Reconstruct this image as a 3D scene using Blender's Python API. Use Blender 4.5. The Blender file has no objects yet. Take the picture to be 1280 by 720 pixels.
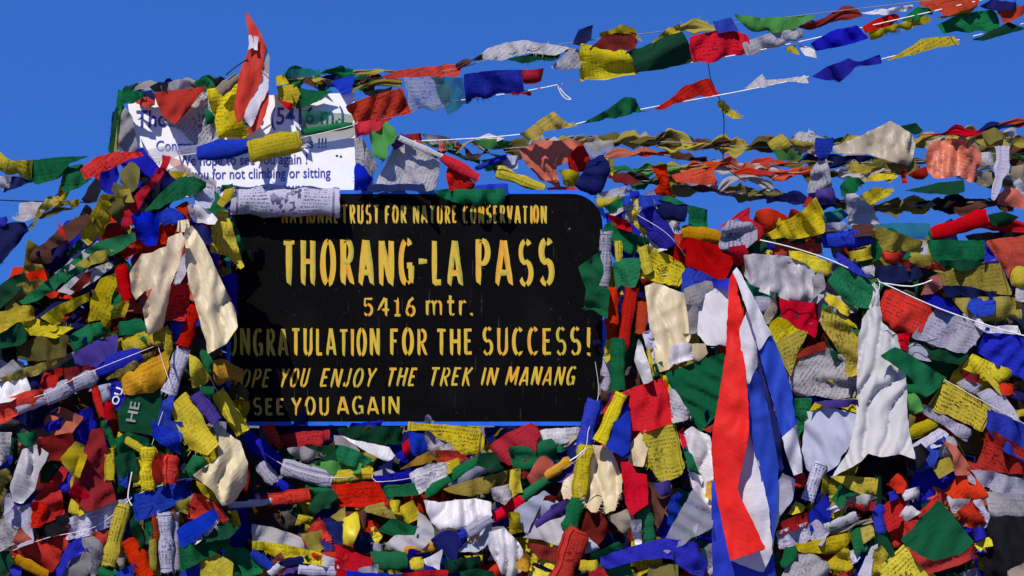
import bpy, math, random
import numpy as np
from mathutils import Vector, noise
from mathutils.geometry import delaunay_2d_cdt

scene = bpy.context.scene
COL = scene.collection

# ------------------------------------------------------------------ camera, sky, sun, exposure
FPX, CAM_D, CAM_Z, HOR = 1752.0, 5.2, 1.5, 480.0      # focal length in photo pixels, distance, eye height, horizon row
cam_data = bpy.data.cameras.new('camera')
cam = bpy.data.objects.new('camera', cam_data)
COL.objects.link(cam)
cam.location = (0, -CAM_D, CAM_Z)
cam.rotation_euler = (math.radians(90), 0, 0)
cam_data.sensor_width = 36.0
cam_data.lens = 36.0 * FPX / 1280.0
cam_data.shift_y = (HOR - 360.0) / 1280.0
cam_data.clip_start = 0.05
cam_data.clip_end = 9000.0
scene.camera = cam

SUN_AZ, SUN_EL = math.radians(23), math.radians(48)   # to the left of and behind the photographer
sun_dir = Vector((-math.sin(SUN_AZ) * math.cos(SUN_EL), -math.cos(SUN_AZ) * math.cos(SUN_EL), math.sin(SUN_EL)))
world = bpy.data.worlds.new('World')
scene.world = world
world.use_nodes = True
wn, wl = world.node_tree.nodes, world.node_tree.links
bgn = wn['Background']
sky = wn.new('ShaderNodeTexSky')
sky.sky_type = 'NISHITA'
sky.sun_disc = False
sky.sun_elevation = SUN_EL
sky.sun_rotation = math.radians(203)
sky.altitude = 5400
sky.air_density = 1.0
sky.dust_density = 0.0
sky.ozone_density = 4.0
wtc = wn.new('ShaderNodeTexCoord')
wup = wn.new('ShaderNodeVectorMath'); wup.operation = 'ADD'; wup.inputs[1].default_value = (0, 0, .55)   # thin air at 5400 m: dark blue far down
wno = wn.new('ShaderNodeVectorMath'); wno.operation = 'NORMALIZE'
wl.new(wtc.outputs['Generated'], wup.inputs[0]); wl.new(wup.outputs[0], wno.inputs[0]); wl.new(wno.outputs[0], sky.inputs[0])
tint = wn.new('ShaderNodeMix')
tint.data_type = 'RGBA'
tint.blend_type = 'MULTIPLY'
tint.inputs[0].default_value = 1.0
tint.inputs[7].default_value = (0.66, 1.38, 2.40, 1)
wl.new(sky.outputs[0], tint.inputs[6])
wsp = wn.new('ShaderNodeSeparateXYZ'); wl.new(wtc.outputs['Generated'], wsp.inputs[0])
wzr = wn.new('ShaderNodeMapRange'); wzr.interpolation_type = 'SMOOTHSTEP'      # sky dimmed towards the zenith so that shadows get less fill
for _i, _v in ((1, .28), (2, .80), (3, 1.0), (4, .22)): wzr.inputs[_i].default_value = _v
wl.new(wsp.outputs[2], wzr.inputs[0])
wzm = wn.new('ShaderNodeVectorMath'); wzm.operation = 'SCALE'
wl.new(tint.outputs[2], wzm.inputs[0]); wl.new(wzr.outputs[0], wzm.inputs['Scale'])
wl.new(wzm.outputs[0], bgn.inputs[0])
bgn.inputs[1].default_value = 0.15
sl = bpy.data.lights.new('sun', 'SUN')
sl.energy = 5.0
sl.angle = math.radians(0.5)
sl.color = (1.0, 0.94, 0.86)
sun = bpy.data.objects.new('sun', sl)
COL.objects.link(sun)
sun.rotation_euler = sun_dir.to_track_quat('Z', 'Y').to_euler()
sun.location = (-6, -10, 12)
scene.view_settings.view_transform = 'Standard'
scene.view_settings.look = 'None'
scene.view_settings.gamma = 1.0
scene.view_settings.exposure = 0.0
scene.render.engine = 'CYCLES'
try:
    scene.cycles.use_denoising = True
    scene.cycles.max_bounces = 6
    scene.cycles.transparent_max_bounces = 12
except Exception:
    pass

# ------------------------------------------------------------------ helpers
def U(px, py, d):
    """world point seen at photo pixel (px, py), d metres in front of the black board"""
    t = (CAM_D - d) / FPX
    return Vector(((px - 640.0) * t, -d, CAM_Z + (HOR - py) * t))

def mpp(d):
    return (CAM_D - d) / FPX

def tag(o, label=None, cat=None, group=None, kind=None):
    if label: o['label'] = label
    if cat: o['category'] = cat
    if group: o['group'] = group
    if kind: o['kind'] = kind
    return o

def link_mesh(name, verts, faces, mats, uvs=None, midx=None, parent=None, smooth=True, attr=None):
    me = bpy.data.meshes.new(name)
    me.from_pydata([tuple(v) for v in verts], [], faces)
    if not isinstance(mats, (list, tuple)): mats = [mats]
    for m in mats: me.materials.append(m)
    if uvs is not None and len(me.loops):
        uvl = me.uv_layers.new(name='UVMap')
        li = np.empty(len(me.loops), dtype=np.int32)
        me.loops.foreach_get('vertex_index', li)
        ua = np.asarray(uvs, dtype=np.float32)
        uvl.data.foreach_set('uv', ua[li][:, :2].ravel())
        if ua.shape[1] == 4:
            fit = me.uv_layers.new(name='fit')                        # 0..1 over the whole flag: borders and the central figure
            fit.data.foreach_set('uv', ua[li][:, 2:].ravel())
    if attr is not None:
        at = me.attributes.new('paint', 'FLOAT', 'POINT')
        at.data.foreach_set('value', attr)
    if midx is not None:
        me.polygons.foreach_set('material_index', midx)
    if smooth:
        me.polygons.foreach_set('use_smooth', [True] * len(me.polygons))
    me.update()
    o = bpy.data.objects.new(name, me)
    COL.objects.link(o)
    if parent: o.parent = parent
    return o

def empty(name, loc=(0, 0, 0)):
    o = bpy.data.objects.new(name, None)
    o.empty_display_size = 0.1
    COL.objects.link(o)
    o.location = loc
    return o

def reparent(o, p):
    """child keeps its world place under an empty that is only translated"""
    o.parent = p
    o.matrix_parent_inverse.identity()
    o.location = o.location - p.location

# ------------------------------------------------------------------ materials
def new_mat(name):
    m = bpy.data.materials.new(name)
    m.use_nodes = True
    nt = m.node_tree
    return m, nt, nt.nodes, nt.links, nt.nodes['Principled BSDF']

COLOURS = {
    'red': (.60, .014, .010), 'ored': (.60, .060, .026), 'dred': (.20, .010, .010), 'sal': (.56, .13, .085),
    'pink': (.50, .17, .13), 'yel': (.66, .53, .022), 'gold': (.66, .33, .015), 'oly': (.40, .32, .05),
    'oli': (.15, .13, .035), 'grn': (.010, .15, .055), 'lgr': (.07, .26, .06), 'dgr': (.006, .055, .024),
    'blu': (.012, .030, .46), 'lbl': (.05, .17, .48), 'nav': (.010, .014, .10), 'pur': (.075, .045, .28),
    'lav': (.55, .53, .66), 'whi': (.64, .62, .64), 'sca': (.56, .55, .56), 'gry': (.42, .40, .42), 'tan': (.42, .35, .26),
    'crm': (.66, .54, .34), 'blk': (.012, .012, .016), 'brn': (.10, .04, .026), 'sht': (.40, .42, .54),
    'fred': (.70, .018, .012), 'fwhi': (.62, .60, .66), 'fblu': (.022, .055, .46), 'tbl': (.02, .17, .17)}
INK = {'red': (.10, .004, .006), 'ored': (.22, .02, .01), 'yel': (.05, .05, .02), 'gold': (.30, .06, .01), 'oly': (.04, .04, .02),
       'lav': (.055, .06, .16), 'whi': (.10, .10, .20), 'gry': (.10, .09, .12), 'grn': (.004, .05, .02), 'blu': (.004, .006, .10)}
_mats = {}

def cloth(col, prt=0.0, kind='cotton'):
    """dyed cotton / satin / gauze with faded patches, weave and, if prt > 0, block-printed lines of script"""
    key = (col, round(prt, 2), kind)
    if key in _mats: return _mats[key]
    m, nt, N, L, bs = new_mat('cloth_%s_%s%s' % (col, kind, '_printed' if prt else ''))
    base = COLOURS[col]
    tc = N.new('ShaderNodeTexCoord')
    oi = N.new('ShaderNodeObjectInfo')
    # faded / dirty patches (3D noise in object space: stays with the cloth)
    n1 = N.new('ShaderNodeTexNoise'); n1.inputs['Scale'].default_value = 9.0; n1.inputs['Detail'].default_value = 5.0
    L.new(tc.outputs['Object'], n1.inputs['Vector'])
    rmp = N.new('ShaderNodeMapRange'); rmp.inputs[1].default_value = .42; rmp.inputs[2].default_value = .78
    rmp.inputs[3].default_value = 0.0; rmp.inputs[4].default_value = 0.24
    L.new(n1.outputs['Fac'], rmp.inputs[0])
    mx = N.new('ShaderNodeMix'); mx.data_type = 'RGBA'
    lum = sum(base) / 3
    fade = tuple(min(.8, c * .78 + lum * .09 + .006) for c in base)
    mx.inputs[6].default_value = (*base, 1); mx.inputs[7].default_value = (*fade, 1)
    L.new(rmp.outputs[0], mx.inputs[0])
    hsv = N.new('ShaderNodeHueSaturation')
    mh = N.new('ShaderNodeMapRange'); mh.inputs[3].default_value = .492; mh.inputs[4].default_value = .508
    mv = N.new('ShaderNodeMapRange'); mv.inputs[3].default_value = .62 if kind in ('cotton', 'gauze') else .92; mv.inputs[4].default_value = 1.12 if kind in ('cotton', 'gauze') else 1.04
    rr = N.new('ShaderNodeMath'); rr.operation = 'FRACT'
    rm = N.new('ShaderNodeMath'); rm.operation = 'MULTIPLY'; rm.inputs[1].default_value = 7.31
    L.new(oi.outputs['Random'], rm.inputs[0]); L.new(rm.outputs[0], rr.inputs[0])
    L.new(oi.outputs['Random'], mh.inputs[0]); L.new(rr.outputs[0], mv.inputs[0])
    L.new(mh.outputs[0], hsv.inputs['Hue']); L.new(mv.outputs[0], hsv.inputs['Value'])
    rs = N.new('ShaderNodeMath'); rs.operation = 'FRACT'
    rk = N.new('ShaderNodeMath'); rk.operation = 'MULTIPLY'; rk.inputs[1].default_value = 23.7
    L.new(oi.outputs['Random'], rk.inputs[0]); L.new(rk.outputs[0], rs.inputs[0])
    ma = N.new('ShaderNodeMapRange'); ma.inputs[3].default_value = .955 if kind in ('cotton', 'gauze') else 1.0; ma.inputs[4].default_value = 1.03 if kind in ('cotton', 'gauze') else 1.0
    L.new(rs.outputs[0], ma.inputs[0]); L.new(ma.outputs[0], hsv.inputs['Saturation'])
    L.new(mx.outputs[2], hsv.inputs['Color'])
    colout = hsv.outputs[0]
    # dark dirt specks
    n2 = N.new('ShaderNodeTexNoise'); n2.inputs['Scale'].default_value = 34.0; n2.inputs['Detail'].default_value = 6.0
    L.new(tc.outputs['Object'], n2.inputs['Vector'])
    dr = N.new('ShaderNodeMapRange'); dr.inputs[1].default_value = .58; dr.inputs[2].default_value = .82; dr.inputs[4].default_value = .50 if kind == 'cotton' else .12
    L.new(n2.outputs['Fac'], dr.inputs[0])
    dm = N.new('ShaderNodeMix'); dm.data_type = 'RGBA'
    dm.inputs[7].default_value = (base[0] * .3 + .01, base[1] * .3 + .009, base[2] * .3 + .008, 1)
    L.new(dr.outputs[0], dm.inputs[0]); L.new(colout, dm.inputs[6])
    colout = dm.outputs[2]
    if prt > 0:
        sep = N.new('ShaderNodeSeparateXYZ'); L.new(tc.outputs['UV'], sep.inputs[0])
        # v in metres * rows per metre -> line mask ; u noise -> words
        def mth(op, a, b=None):
            x = N.new('ShaderNodeMath'); x.operation = op
            for i, s in enumerate((a, b)):
                if s is None: continue
                if isinstance(s, (int, float)): x.inputs[i].default_value = s
                else: L.new(s, x.inputs[i])
            return x.outputs[0]
        rows = mth('MULTIPLY', sep.outputs[1], 74.0)
        fr = mth('FRACT', rows)
        line = mth('MULTIPLY', mth('GREATER_THAN', fr, .30), mth('LESS_THAN', fr, .86))
        flo = mth('FLOOR', rows)
        cmb = N.new('ShaderNodeCombineXYZ')
        L.new(mth('MULTIPLY', sep.outputs[0], 210.0), cmb.inputs[0]); L.new(mth('MULTIPLY', flo, 7.7), cmb.inputs[1])
        L.new(mth('MULTIPLY', fr, 2.2), cmb.inputs[2])
        nn = N.new('ShaderNodeTexNoise'); nn.inputs['Scale'].default_value = 1.0; nn.inputs['Detail'].default_value = 3.0
        L.new(cmb.outputs[0], nn.inputs['Vector'])
        gl = N.new('ShaderNodeMapRange'); gl.inputs[1].default_value = .47; gl.inputs[2].default_value = .54
        L.new(nn.outputs['Fac'], gl.inputs[0])
        n3 = N.new('ShaderNodeTexNoise'); n3.inputs['Scale'].default_value = 14.0
        L.new(tc.outputs['UV'], n3.inputs['Vector'])
        wear = N.new('ShaderNodeMapRange'); wear.inputs[1].default_value = .30; wear.inputs[2].default_value = .52
        L.new(n3.outputs['Fac'], wear.inputs[0])
        fu = N.new('ShaderNodeUVMap'); fu.uv_map = 'fit'
        fs = N.new('ShaderNodeSeparateXYZ'); L.new(fu.outputs[0], fs.inputs[0])
        ex = mth('ABSOLUTE', mth('SUBTRACT', fs.outputs[0], .5)); ey = mth('ABSOLUTE', mth('SUBTRACT', fs.outputs[1], .5))
        em = mth('MAXIMUM', ex, ey)
        inn = mth('LESS_THAN', em, .415)
        frm = mth('MULTIPLY', mth('GREATER_THAN', em, .432), mth('LESS_THAN', em, .455))
        rad = mth('SQRT', mth('ADD', mth('POWER', ex, 2.0), mth('POWER', ey, 2.0)))
        nf = N.new('ShaderNodeTexNoise'); nf.inputs['Scale'].default_value = 17.0; nf.inputs['Detail'].default_value = 2.0
        L.new(fu.outputs[0], nf.inputs['Vector'])
        fig = mth('MULTIPLY', mth('GREATER_THAN', nf.outputs['Fac'], .52), mth('LESS_THAN', rad, .15))
        body = mth('MULTIPLY', mth('MULTIPLY', mth('MULTIPLY', line, gl.outputs[0]), inn), mth('GREATER_THAN', rad, .17))
        ink = mth('MAXIMUM', mth('MAXIMUM', body, fig), frm)
        msk = mth('MULTIPLY', mth('MULTIPLY', ink, wear.outputs[0]), prt)
        pm = N.new('ShaderNodeMix'); pm.data_type = 'RGBA'
        pm.inputs[7].default_value = (*INK.get(col, tuple(c * .18 for c in base)), 1)
        L.new(msk, pm.inputs[0]); L.new(colout, pm.inputs[6])
        colout = pm.outputs[2]
    L.new(colout, bs.inputs['Base Color'])
    satin = kind == 'satin'
    bs.inputs['Roughness'].default_value = {'satin': .44, 'nylon': .6}.get(kind, .82)
    bs.inputs['Specular IOR Level'].default_value = .42 if satin else (.12 if kind == 'nylon' else .06)
    # weave and crinkle
    wv = N.new('ShaderNodeTexNoise'); wv.inputs['Scale'].default_value = 55.0; wv.inputs['Detail'].default_value = 6.0; wv.inputs['Roughness'].default_value = .62
    L.new(tc.outputs['Object'], wv.inputs['Vector'])
    sm = N.new('ShaderNodeMapping'); sm.inputs['Scale'].default_value = (105, 17, 1)
    L.new(tc.outputs['UV'], sm.inputs[0])
    sw = N.new('ShaderNodeTexNoise'); sw.inputs['Scale'].default_value = 1.0; sw.inputs['Detail'].default_value = 4.0; sw.inputs['Distortion'].default_value = .8
    L.new(sm.outputs[0], sw.inputs['Vector'])
    bs2 = N.new('ShaderNodeBump'); bs2.inputs['Strength'].default_value = .55 if kind != 'nylon' else .3; bs2.inputs['Distance'].default_value = .006
    L.new(sw.outputs['Fac'], bs2.inputs['Height'])
    bp = N.new('ShaderNodeBump'); L.new(bs2.outputs[0], bp.inputs['Normal']); bp.inputs['Strength'].default_value = .28 if kind == 'cotton' else .08
    bp.inputs['Distance'].default_value = .0035
    L.new(wv.outputs['Fac'], bp.inputs['Height']); L.new(bp.outputs[0], bs.inputs['Normal'])
    tr = N.new('ShaderNodeBsdfTranslucent'); L.new(colout, tr.inputs['Color']); L.new(bp.outputs[0], tr.inputs['Normal'])
    ms = N.new('ShaderNodeMixShader'); ms.inputs[0].default_value = {'gauze': .4, 'satin': .15, 'nylon': .2}.get(kind, .32)
    out = N['Material Output']
    L.new(bs.outputs[0], ms.inputs[1]); L.new(tr.outputs[0], ms.inputs[2])
    fin = ms.outputs[0]
    if kind == 'gauze':
        tp = N.new('ShaderNodeBsdfTransparent')
        g = N.new('ShaderNodeMixShader'); g.inputs[0].default_value = .36
        L.new(fin, g.inputs[1]); L.new(tp.outputs[0], g.inputs[2]); fin = g.outputs[0]
    L.new(fin, out.inputs['Surface'])
    _mats[key] = m
    return m

def plain(name, col, rough=.6, spec=.3, bump=0.0, bscale=40, var=.0):
    if name in _mats: return _mats[name]
    m, nt, N, L, bs = new_mat(name)
    bs.inputs['Base Color'].default_value = (*col, 1)
    bs.inputs['Roughness'].default_value = rough
    bs.inputs['Specular IOR Level'].default_value = spec
    tc = N.new('ShaderNodeTexCoord')
    nz = N.new('ShaderNodeTexNoise'); nz.inputs['Scale'].default_value = bscale; nz.inputs['Detail'].default_value = 6
    L.new(tc.outputs['Object'], nz.inputs['Vector'])
    if var:
        mr = N.new('ShaderNodeMapRange'); mr.inputs[1].default_value = .3; mr.inputs[2].default_value = .7
        mr.inputs[3].default_value = 1 - var; mr.inputs[4].default_value = 1 + var
        L.new(nz.outputs['Fac'], mr.inputs[0])
        vm = N.new('ShaderNodeVectorMath'); vm.operation = 'SCALE'; vm.inputs[0].default_value = col
        L.new(mr.outputs[0], vm.inputs['Scale']); L.new(vm.outputs[0], bs.inputs['Base Color'])
    if bump:
        bp = N.new('ShaderNodeBump'); bp.inputs['Strength'].default_value = bump; bp.inputs['Distance'].default_value = .02
        L.new(nz.outputs['Fac'], bp.inputs['Height']); L.new(bp.outputs[0], bs.inputs['Normal'])
    _mats[name] = m
    return m

# ------------------------------------------------------------------ the heap's surface (how far in front of the board things lie)
GX0, GY0, GS = -120, -80, 4
GW, GH = 380, 232
_gx = GX0 + (np.arange(GW) + .5) * GS
_gy = GY0 + (np.arange(GH) + .5) * GS
PX, PY = np.meshgrid(_gx, _gy)

def base_depth(x, y):
    x = np.asarray(x, float); y = np.asarray(y, float)
    by = np.clip((y - 300) / 420, 0, 1)
    left = .38 + .14 * by
    right = .02 + .40 * by
    mid = np.where(y < 532, -.03, .05 + .38 * np.clip((y - 532) / 188, 0, 1.4))
    wl_ = np.clip((292 - x) / 30, 0, 1)
    wr_ = np.clip((x - 748) / 30, 0, 1)
    wl_ = wl_ * np.clip((y - 190) / 40, 0, 1)
    d = mid * (1 - wl_) * (1 - wr_) + left * wl_ + right * wr_
    return np.where(y < 232, np.minimum(d, .02 + left * wl_), d)

HM = base_depth(PX, PY) - .02
HM[(PX > 284) & (PX < 758) & (PY > 238) & (PY < 532)] = .0
HM[(PX > 165) & (PX < 444) & (PY > 118) & (PY < 238)] = -.03
BASE = base_depth(PX, PY)

def inside(poly, X, Y):
    c = np.zeros(X.shape, bool)
    n = len(poly)
    j = n - 1
    for i in range(n):
        xi, yi = poly[i]; xj, yj = poly[j]
        if yi != yj:
            c ^= ((yi > Y) != (yj > Y)) & (X < (xj - xi) * (Y - yi) / (yj - yi) + xi)
        j = i
    return c

def lay(poly, lift, thick=.012):
    """plane (a, b, c) of depth a + b x + c y on which a cloth with this outline rests on what lies below it"""
    m = inside(poly, PX, PY)
    if m.sum() < 4:
        cx = sum(p[0] for p in poly) / len(poly); cy = sum(p[1] for p in poly) / len(poly)
        m = (abs(PX - cx) < 6) & (abs(PY - cy) < 6)
    X, Y, H = PX[m], PY[m], HM[m]
    x0, y0 = X.mean(), Y.mean()
    A = np.stack([np.ones_like(X), X - x0, Y - y0], 1)
    s, *_ = np.linalg.lstsq(A, H, rcond=None)
    b, c = np.clip(s[1:], -.0010, .0010) * .7
    res = H - (b * (X - x0) + c * (Y - y0))
    a = np.percentile(res, 88) + lift
    a = min(a, BASE[m].mean() + .30)
    pl = a + b * (X - x0) + c * (Y - y0)
    HM[m] = np.maximum(HM[m], pl + thick)
    return a - b * x0 - c * y0, b, c

# ------------------------------------------------------------------ origin for coordinates read off enlarged crops
_o = {'x': 0., 'y': 0., 's': 4., 'd': None, 'grp': None, 'n': 0}

def O(x, y, s=4., d=None, grp=None):
    _o.update(x=x, y=y, s=s, d=d, grp=grp)

def pts(txt):
    r = []
    for t in txt.split():
        v = [float(q) for q in t.split(',')]
        r.append((_o['x'] + v[0] / _o['s'], _o['y'] + v[1] / _o['s'], *[q / _o['s'] for q in v[2:]]))
    return r

# ------------------------------------------------------------------ cloth builders
def outline(poly, rnd, step=4.5, wob=.55, soft=.05):
    n = len(poly)
    q = []
    for i in range(n):                                  # slightly rounded corners
        a, b, c = Vector(poly[i - 1]), Vector(poly[i]), Vector(poly[(i + 1) % n])
        q += [b.lerp(a, soft), b.lerp(c, soft)] if soft else [b]
    out = []
    sd = rnd.uniform(0, 99)
    for i in range(len(q)):
        a, b = q[i], q[(i + 1) % len(q)]
        k = max(1, int((b - a).length / step))
        for t in range(k):
            p = a.lerp(b, t / k)
            w = Vector((noise.noise(Vector((p.x * .11, p.y * .11, sd))), noise.noise(Vector((p.x * .11, p.y * .11, sd + 31)))))
            w2 = Vector((noise.noise(Vector((p.x * .6, p.y * .6, sd))), noise.noise(Vector((p.x * .6, p.y * .6, sd + 31)))))
            out.append(p + w * wob * 2.2 + w2 * wob * .8)
    return out

def sheet(poly, plane, rnd, amp=.010, step=4.5, folds=None, fray=.0, rough=1.0, curl=None, soft=.05, drape=False, crisp=False, scallop=1.0):
    """triangulated cloth: outline poly (photo pixels), resting on plane, with folds, creases and a curled rim; returns verts, faces, uvs"""
    ol = outline(poly, rnd, step, soft=soft)
    n = len(ol)
    xs = [p.x for p in ol]; ys = [p.y for p in ol]
    area = abs(sum(ol[i].x * ol[(i + 1) % n].y - ol[(i + 1) % n].x * ol[i].y for i in range(n))) / 2
    st = max(step, math.sqrt(area / (420.0 if not crisp else 1100.0)))
    inner = []
    arr = np.array([(p.x, p.y) for p in ol])
    y = min(ys) + st * .5; row = 0
    while y < max(ys):
        x = min(xs) + (st * .5 if row & 1 else 0)
        while x < max(xs):
            if inside(poly, np.array([x]), np.array([y]))[0]:
                if np.min((arr[:, 0] - x) ** 2 + (arr[:, 1] - y) ** 2) > (st * .5) ** 2:
                    inner.append(Vector((x + rnd.uniform(-.2, .2) * st, y + rnd.uniform(-.2, .2) * st)))
            x += st
        y += st * .87; row += 1
    V = ol + inner
    res = delaunay_2d_cdt(V, [], [list(range(n))], 1, 1e-4)
    P, F = res[0], res[2]
    e0 = Vector(poly[0]); e1 = Vector(poly[1])
    ax = (e1 - e0)
    ax = ax.normalized() if ax.length > 1e-6 else Vector((1, 0))
    ay = Vector((-ax.y, ax.x))
    cen = Vector((sum(xs) / n, sum(ys) / n))
    if (cen - e0).dot(ay) < 0: ay = -ay
    us = [(p - e0).dot(ax) for p in P]; vs = [(p - e0).dot(ay) for p in P]
    u0, u1, v0, v1 = min(us), max(us), min(vs), max(vs)
    W, H = max(u1 - u0, 1), max(v1 - v0, 1)
    k = folds if folds is not None else max(1.0, W / rnd.uniform(18, 34))
    ph = rnd.uniform(0, 6.28)
    sd = rnd.uniform(0, 200)
    bow = rnd.uniform(-.6, 2.0) * amp
    cb = curl if curl is not None else rnd.choice([-2.2, -1.0, .8, 1.6, 2.4, 3.2]) * amp
    cs = rnd.choice([-1.6, -.6, .8, 1.8]) * amp
    sag = rnd.uniform(-1, 1) * amp
    g = Vector((0, 1)) if drape else ay.copy()                      # creases hang from the string, or plumb
    ga = rnd.gauss(0, .12 if drape else .38)
    g = Vector((g.x * math.cos(ga) - g.y * math.sin(ga), g.x * math.sin(ga) + g.y * math.cos(ga)))
    gx = Vector((g.y, -g.x))
    g2a = rnd.choice((-1, 1)) * rnd.uniform(.6, 1.1)
    g2 = Vector((g.x * math.cos(g2a) - g.y * math.sin(g2a), g.x * math.sin(g2a) + g.y * math.cos(g2a)))
    g2x = Vector((g2.y, -g2.x))
    lam = W / k
    a, b, c = plane
    verts, uvs = [], []
    mp = mpp(a + b * cen.x + c * cen.y)
    N3 = noise.noise
    for p, uu, vv in zip(P, us, vs):
        u = (uu - u0) / W; v = (vv - v0) / H
        q = p - e0
        s_, t_ = q.dot(g), q.dot(gx)
        wv = N3(Vector((t_ * .02, s_ * .02, sd)))
        sn = math.sin(3.1416 * (t_ / lam + .9 * wv) + ph * .5)
        fold = 1.6 * abs(sn) ** .8 - .9 if crisp else math.sin(6.283 * (t_ / lam + .6 * wv) + ph)
        h = amp * .85 * fold * (.45 + .55 * v)
        h += amp * .95 * rough * (1 - 2.4 * abs(N3(Vector((t_ * .060 + sd, s_ * .015, sd * .7)))))
        h += amp * .34 * rough * (1 - 2.4 * abs(N3(Vector((t_ * .15 + sd, s_ * .04, sd * .3)))))
        h += amp * .42 * rough * (1 - 2.4 * abs(N3(Vector((q.dot(g2x) * .05, q.dot(g2) * .016, sd * .5 + 9)))))
        h += .0011 * rough * N3(Vector((p.x * .28, p.y * .28, sd)))
        h += bow * (1 - (2 * u - 1) ** 2) * (1 - (2 * v - 1) ** 2 * .5)
        h += cb * max(0, v - .72) ** 2 * 12 + cs * max(0, abs(2 * u - 1) - .7) ** 2 * 10 + sag * (2 * v - 1)
        d = a + b * p.x + c * p.y + h
        hp = max(-7.0, min(7.0, (h - sag * (2 * v - 1)) / mp))
        p2 = p + ay * (hp * .55 * scallop * v) + ax * (hp * .35 * scallop * (2 * u - 1))
        verts.append(U(p2.x, p2.y, d))
        uvs.append((uu * mp, vv * mp, u, v))
    faces = [list(f) for f in F]
    if fray > 0:                                        # loose threads along the hem away from the string
        m = len(ol)
        for i in range(m):
            p = ol[i]
            v = ((p - e0).dot(ay) - v0) / H
            if v < .62 or rnd.random() > fray: continue
            q = ol[(i + 1) % m]
            for _ in range(3):
                t = p.lerp(q, rnd.random())
                nrm = Vector((q.y - p.y, p.x - q.x))
                if nrm.length < 1e-6: continue
                nrm.normalize()
                if (t - cen).dot(nrm) < 0: nrm = -nrm
                ln = rnd.uniform(1.2, 5.0)
                tip = t + nrm * ln + Vector((rnd.uniform(-1, 1), rnd.uniform(-.5, 1.5))) * ln * .35
                tg = (q - p).normalized() * rnd.uniform(.3, .55)
                d = a + b * t.x + c * t.y + cb * .8 + rnd.uniform(-.003, .003)
                b0 = len(verts)
                for w in (t - tg - nrm, t + tg - nrm, tip):
                    verts.append(U(w.x, w.y, d)); uvs.append((0, 0, 0, 0))
                faces.append([b0, b0 + 1, b0 + 2])
    return verts, faces, uvs

GRP = 'prayer flags heaped and strung around the boards'
_labels = {}
_area = []

def note(label):
    _labels[label] = _labels.get(label, 0) + 1

def seed():
    _o['n'] += 1
    return random.Random(_o['n'] * 7919 + 13)

def put(name, verts, faces, mat, uvs, label, cat, grp, midx=None):
    """mesh with its origin at the middle of the cloth"""
    cen = Vector((0, 0, 0))
    for v in verts: cen += Vector(v)
    cen /= max(1, len(verts))
    o = link_mesh(name, [Vector(v) - cen for v in verts], faces, mat, uvs, midx)
    o.location = cen
    if label:
        note(label)
        tag(o, label, cat, grp)
    return o

def hm(x, y):
    i = int((y - GY0) / GS); j = int((x - GX0) / GS)
    return float(HM[max(0, min(GH - 1, i)), max(0, min(GW - 1, j))])

def flat_plane(d):
    return (d, 0., 0.)

def F(col, txt, label=None, prt=None, kind='cotton', amp=.016, d=None, lift=.016, fray=None, name='prayer_flag', cat='prayer flag', grp=GRP, tilt=None, **kw):
    """a spread or crumpled flag; its first edge lies on the string"""
    rnd = seed()
    poly = [(p[0], p[1]) for p in pts(txt)]
    d = d if d is not None else _o['d']
    if d is not None:
        cx = sum(p[0] for p in poly) / len(poly); cy = sum(p[1] for p in poly) / len(poly)
        if callable(d): d = d(cx, cy)
        d += rnd.uniform(-.01, .01)
        tx, ty = tilt or (rnd.uniform(-.0006, .0006), rnd.uniform(-.0006, .0006))
        plane = (d - tx * cx - ty * cy, tx, ty)
    else:
        a_, b_, c_ = lay(poly, lift)
        xs = [p[0] for p in poly]; ys = [p[1] for p in poly]
        sz = max(max(xs) - min(xs), max(ys) - min(ys))
        m_ = min(.0010, .034 / sz) if sz < 75 else .0003
        tx, ty = rnd.uniform(-m_, m_), rnd.uniform(-m_, m_)
        cx, cy = sum(xs) / len(xs), sum(ys) / len(ys)
        plane = (a_ - tx * cx - ty * cy, b_ + tx, c_ + ty)
    if fray is None: fray = rnd.choice([0, .25, .5, .9]) if kind != 'satin' else 0
    if prt is None: prt = rnd.choice([.3, .45, .65, .8]) if kind == 'cotton' and col in ('yel', 'oly', 'lav', 'whi', 'gry', 'red', 'ored', 'grn', 'gold', 'blu') else 0
    if kind == 'satin': kw.setdefault('crisp', True); kw.setdefault('drape', True)
    if name == 'prayer_flag':
        w_ = set(label.replace(',', '').split())
        if w_ & {'scrap', 'scraps', 'rag', 'tuft', 'knot', 'strip', 'fringe', 'hem', 'tangle', 'threads', 'crumple', 'strips', 'edge', 'tip', 'bit', 'flap', 'fold', 'corner', 'clump', 'patch', 'twist', 'tail', 'end', 'cloth', 'sheet'}:
            name = 'cloth_scrap'; cat = 'cloth scrap'
        else:
            _area.append((abs(sum(poly[i - 1][0] * poly[i][1] - poly[i][0] * poly[i - 1][1] for i in range(len(poly)))) / 2, None))
    v, f, u = sheet(poly, plane, rnd, amp=amp, fray=fray, **kw)
    if name == 'prayer_flag':
        o = put(name, v, f, cloth(col, prt, kind), u, label, cat, grp)
        _area[-1] = (_area[-1][0], o)
        return o
    return put(name, v, f, cloth(col, prt, kind), u, label, cat, grp)

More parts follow.
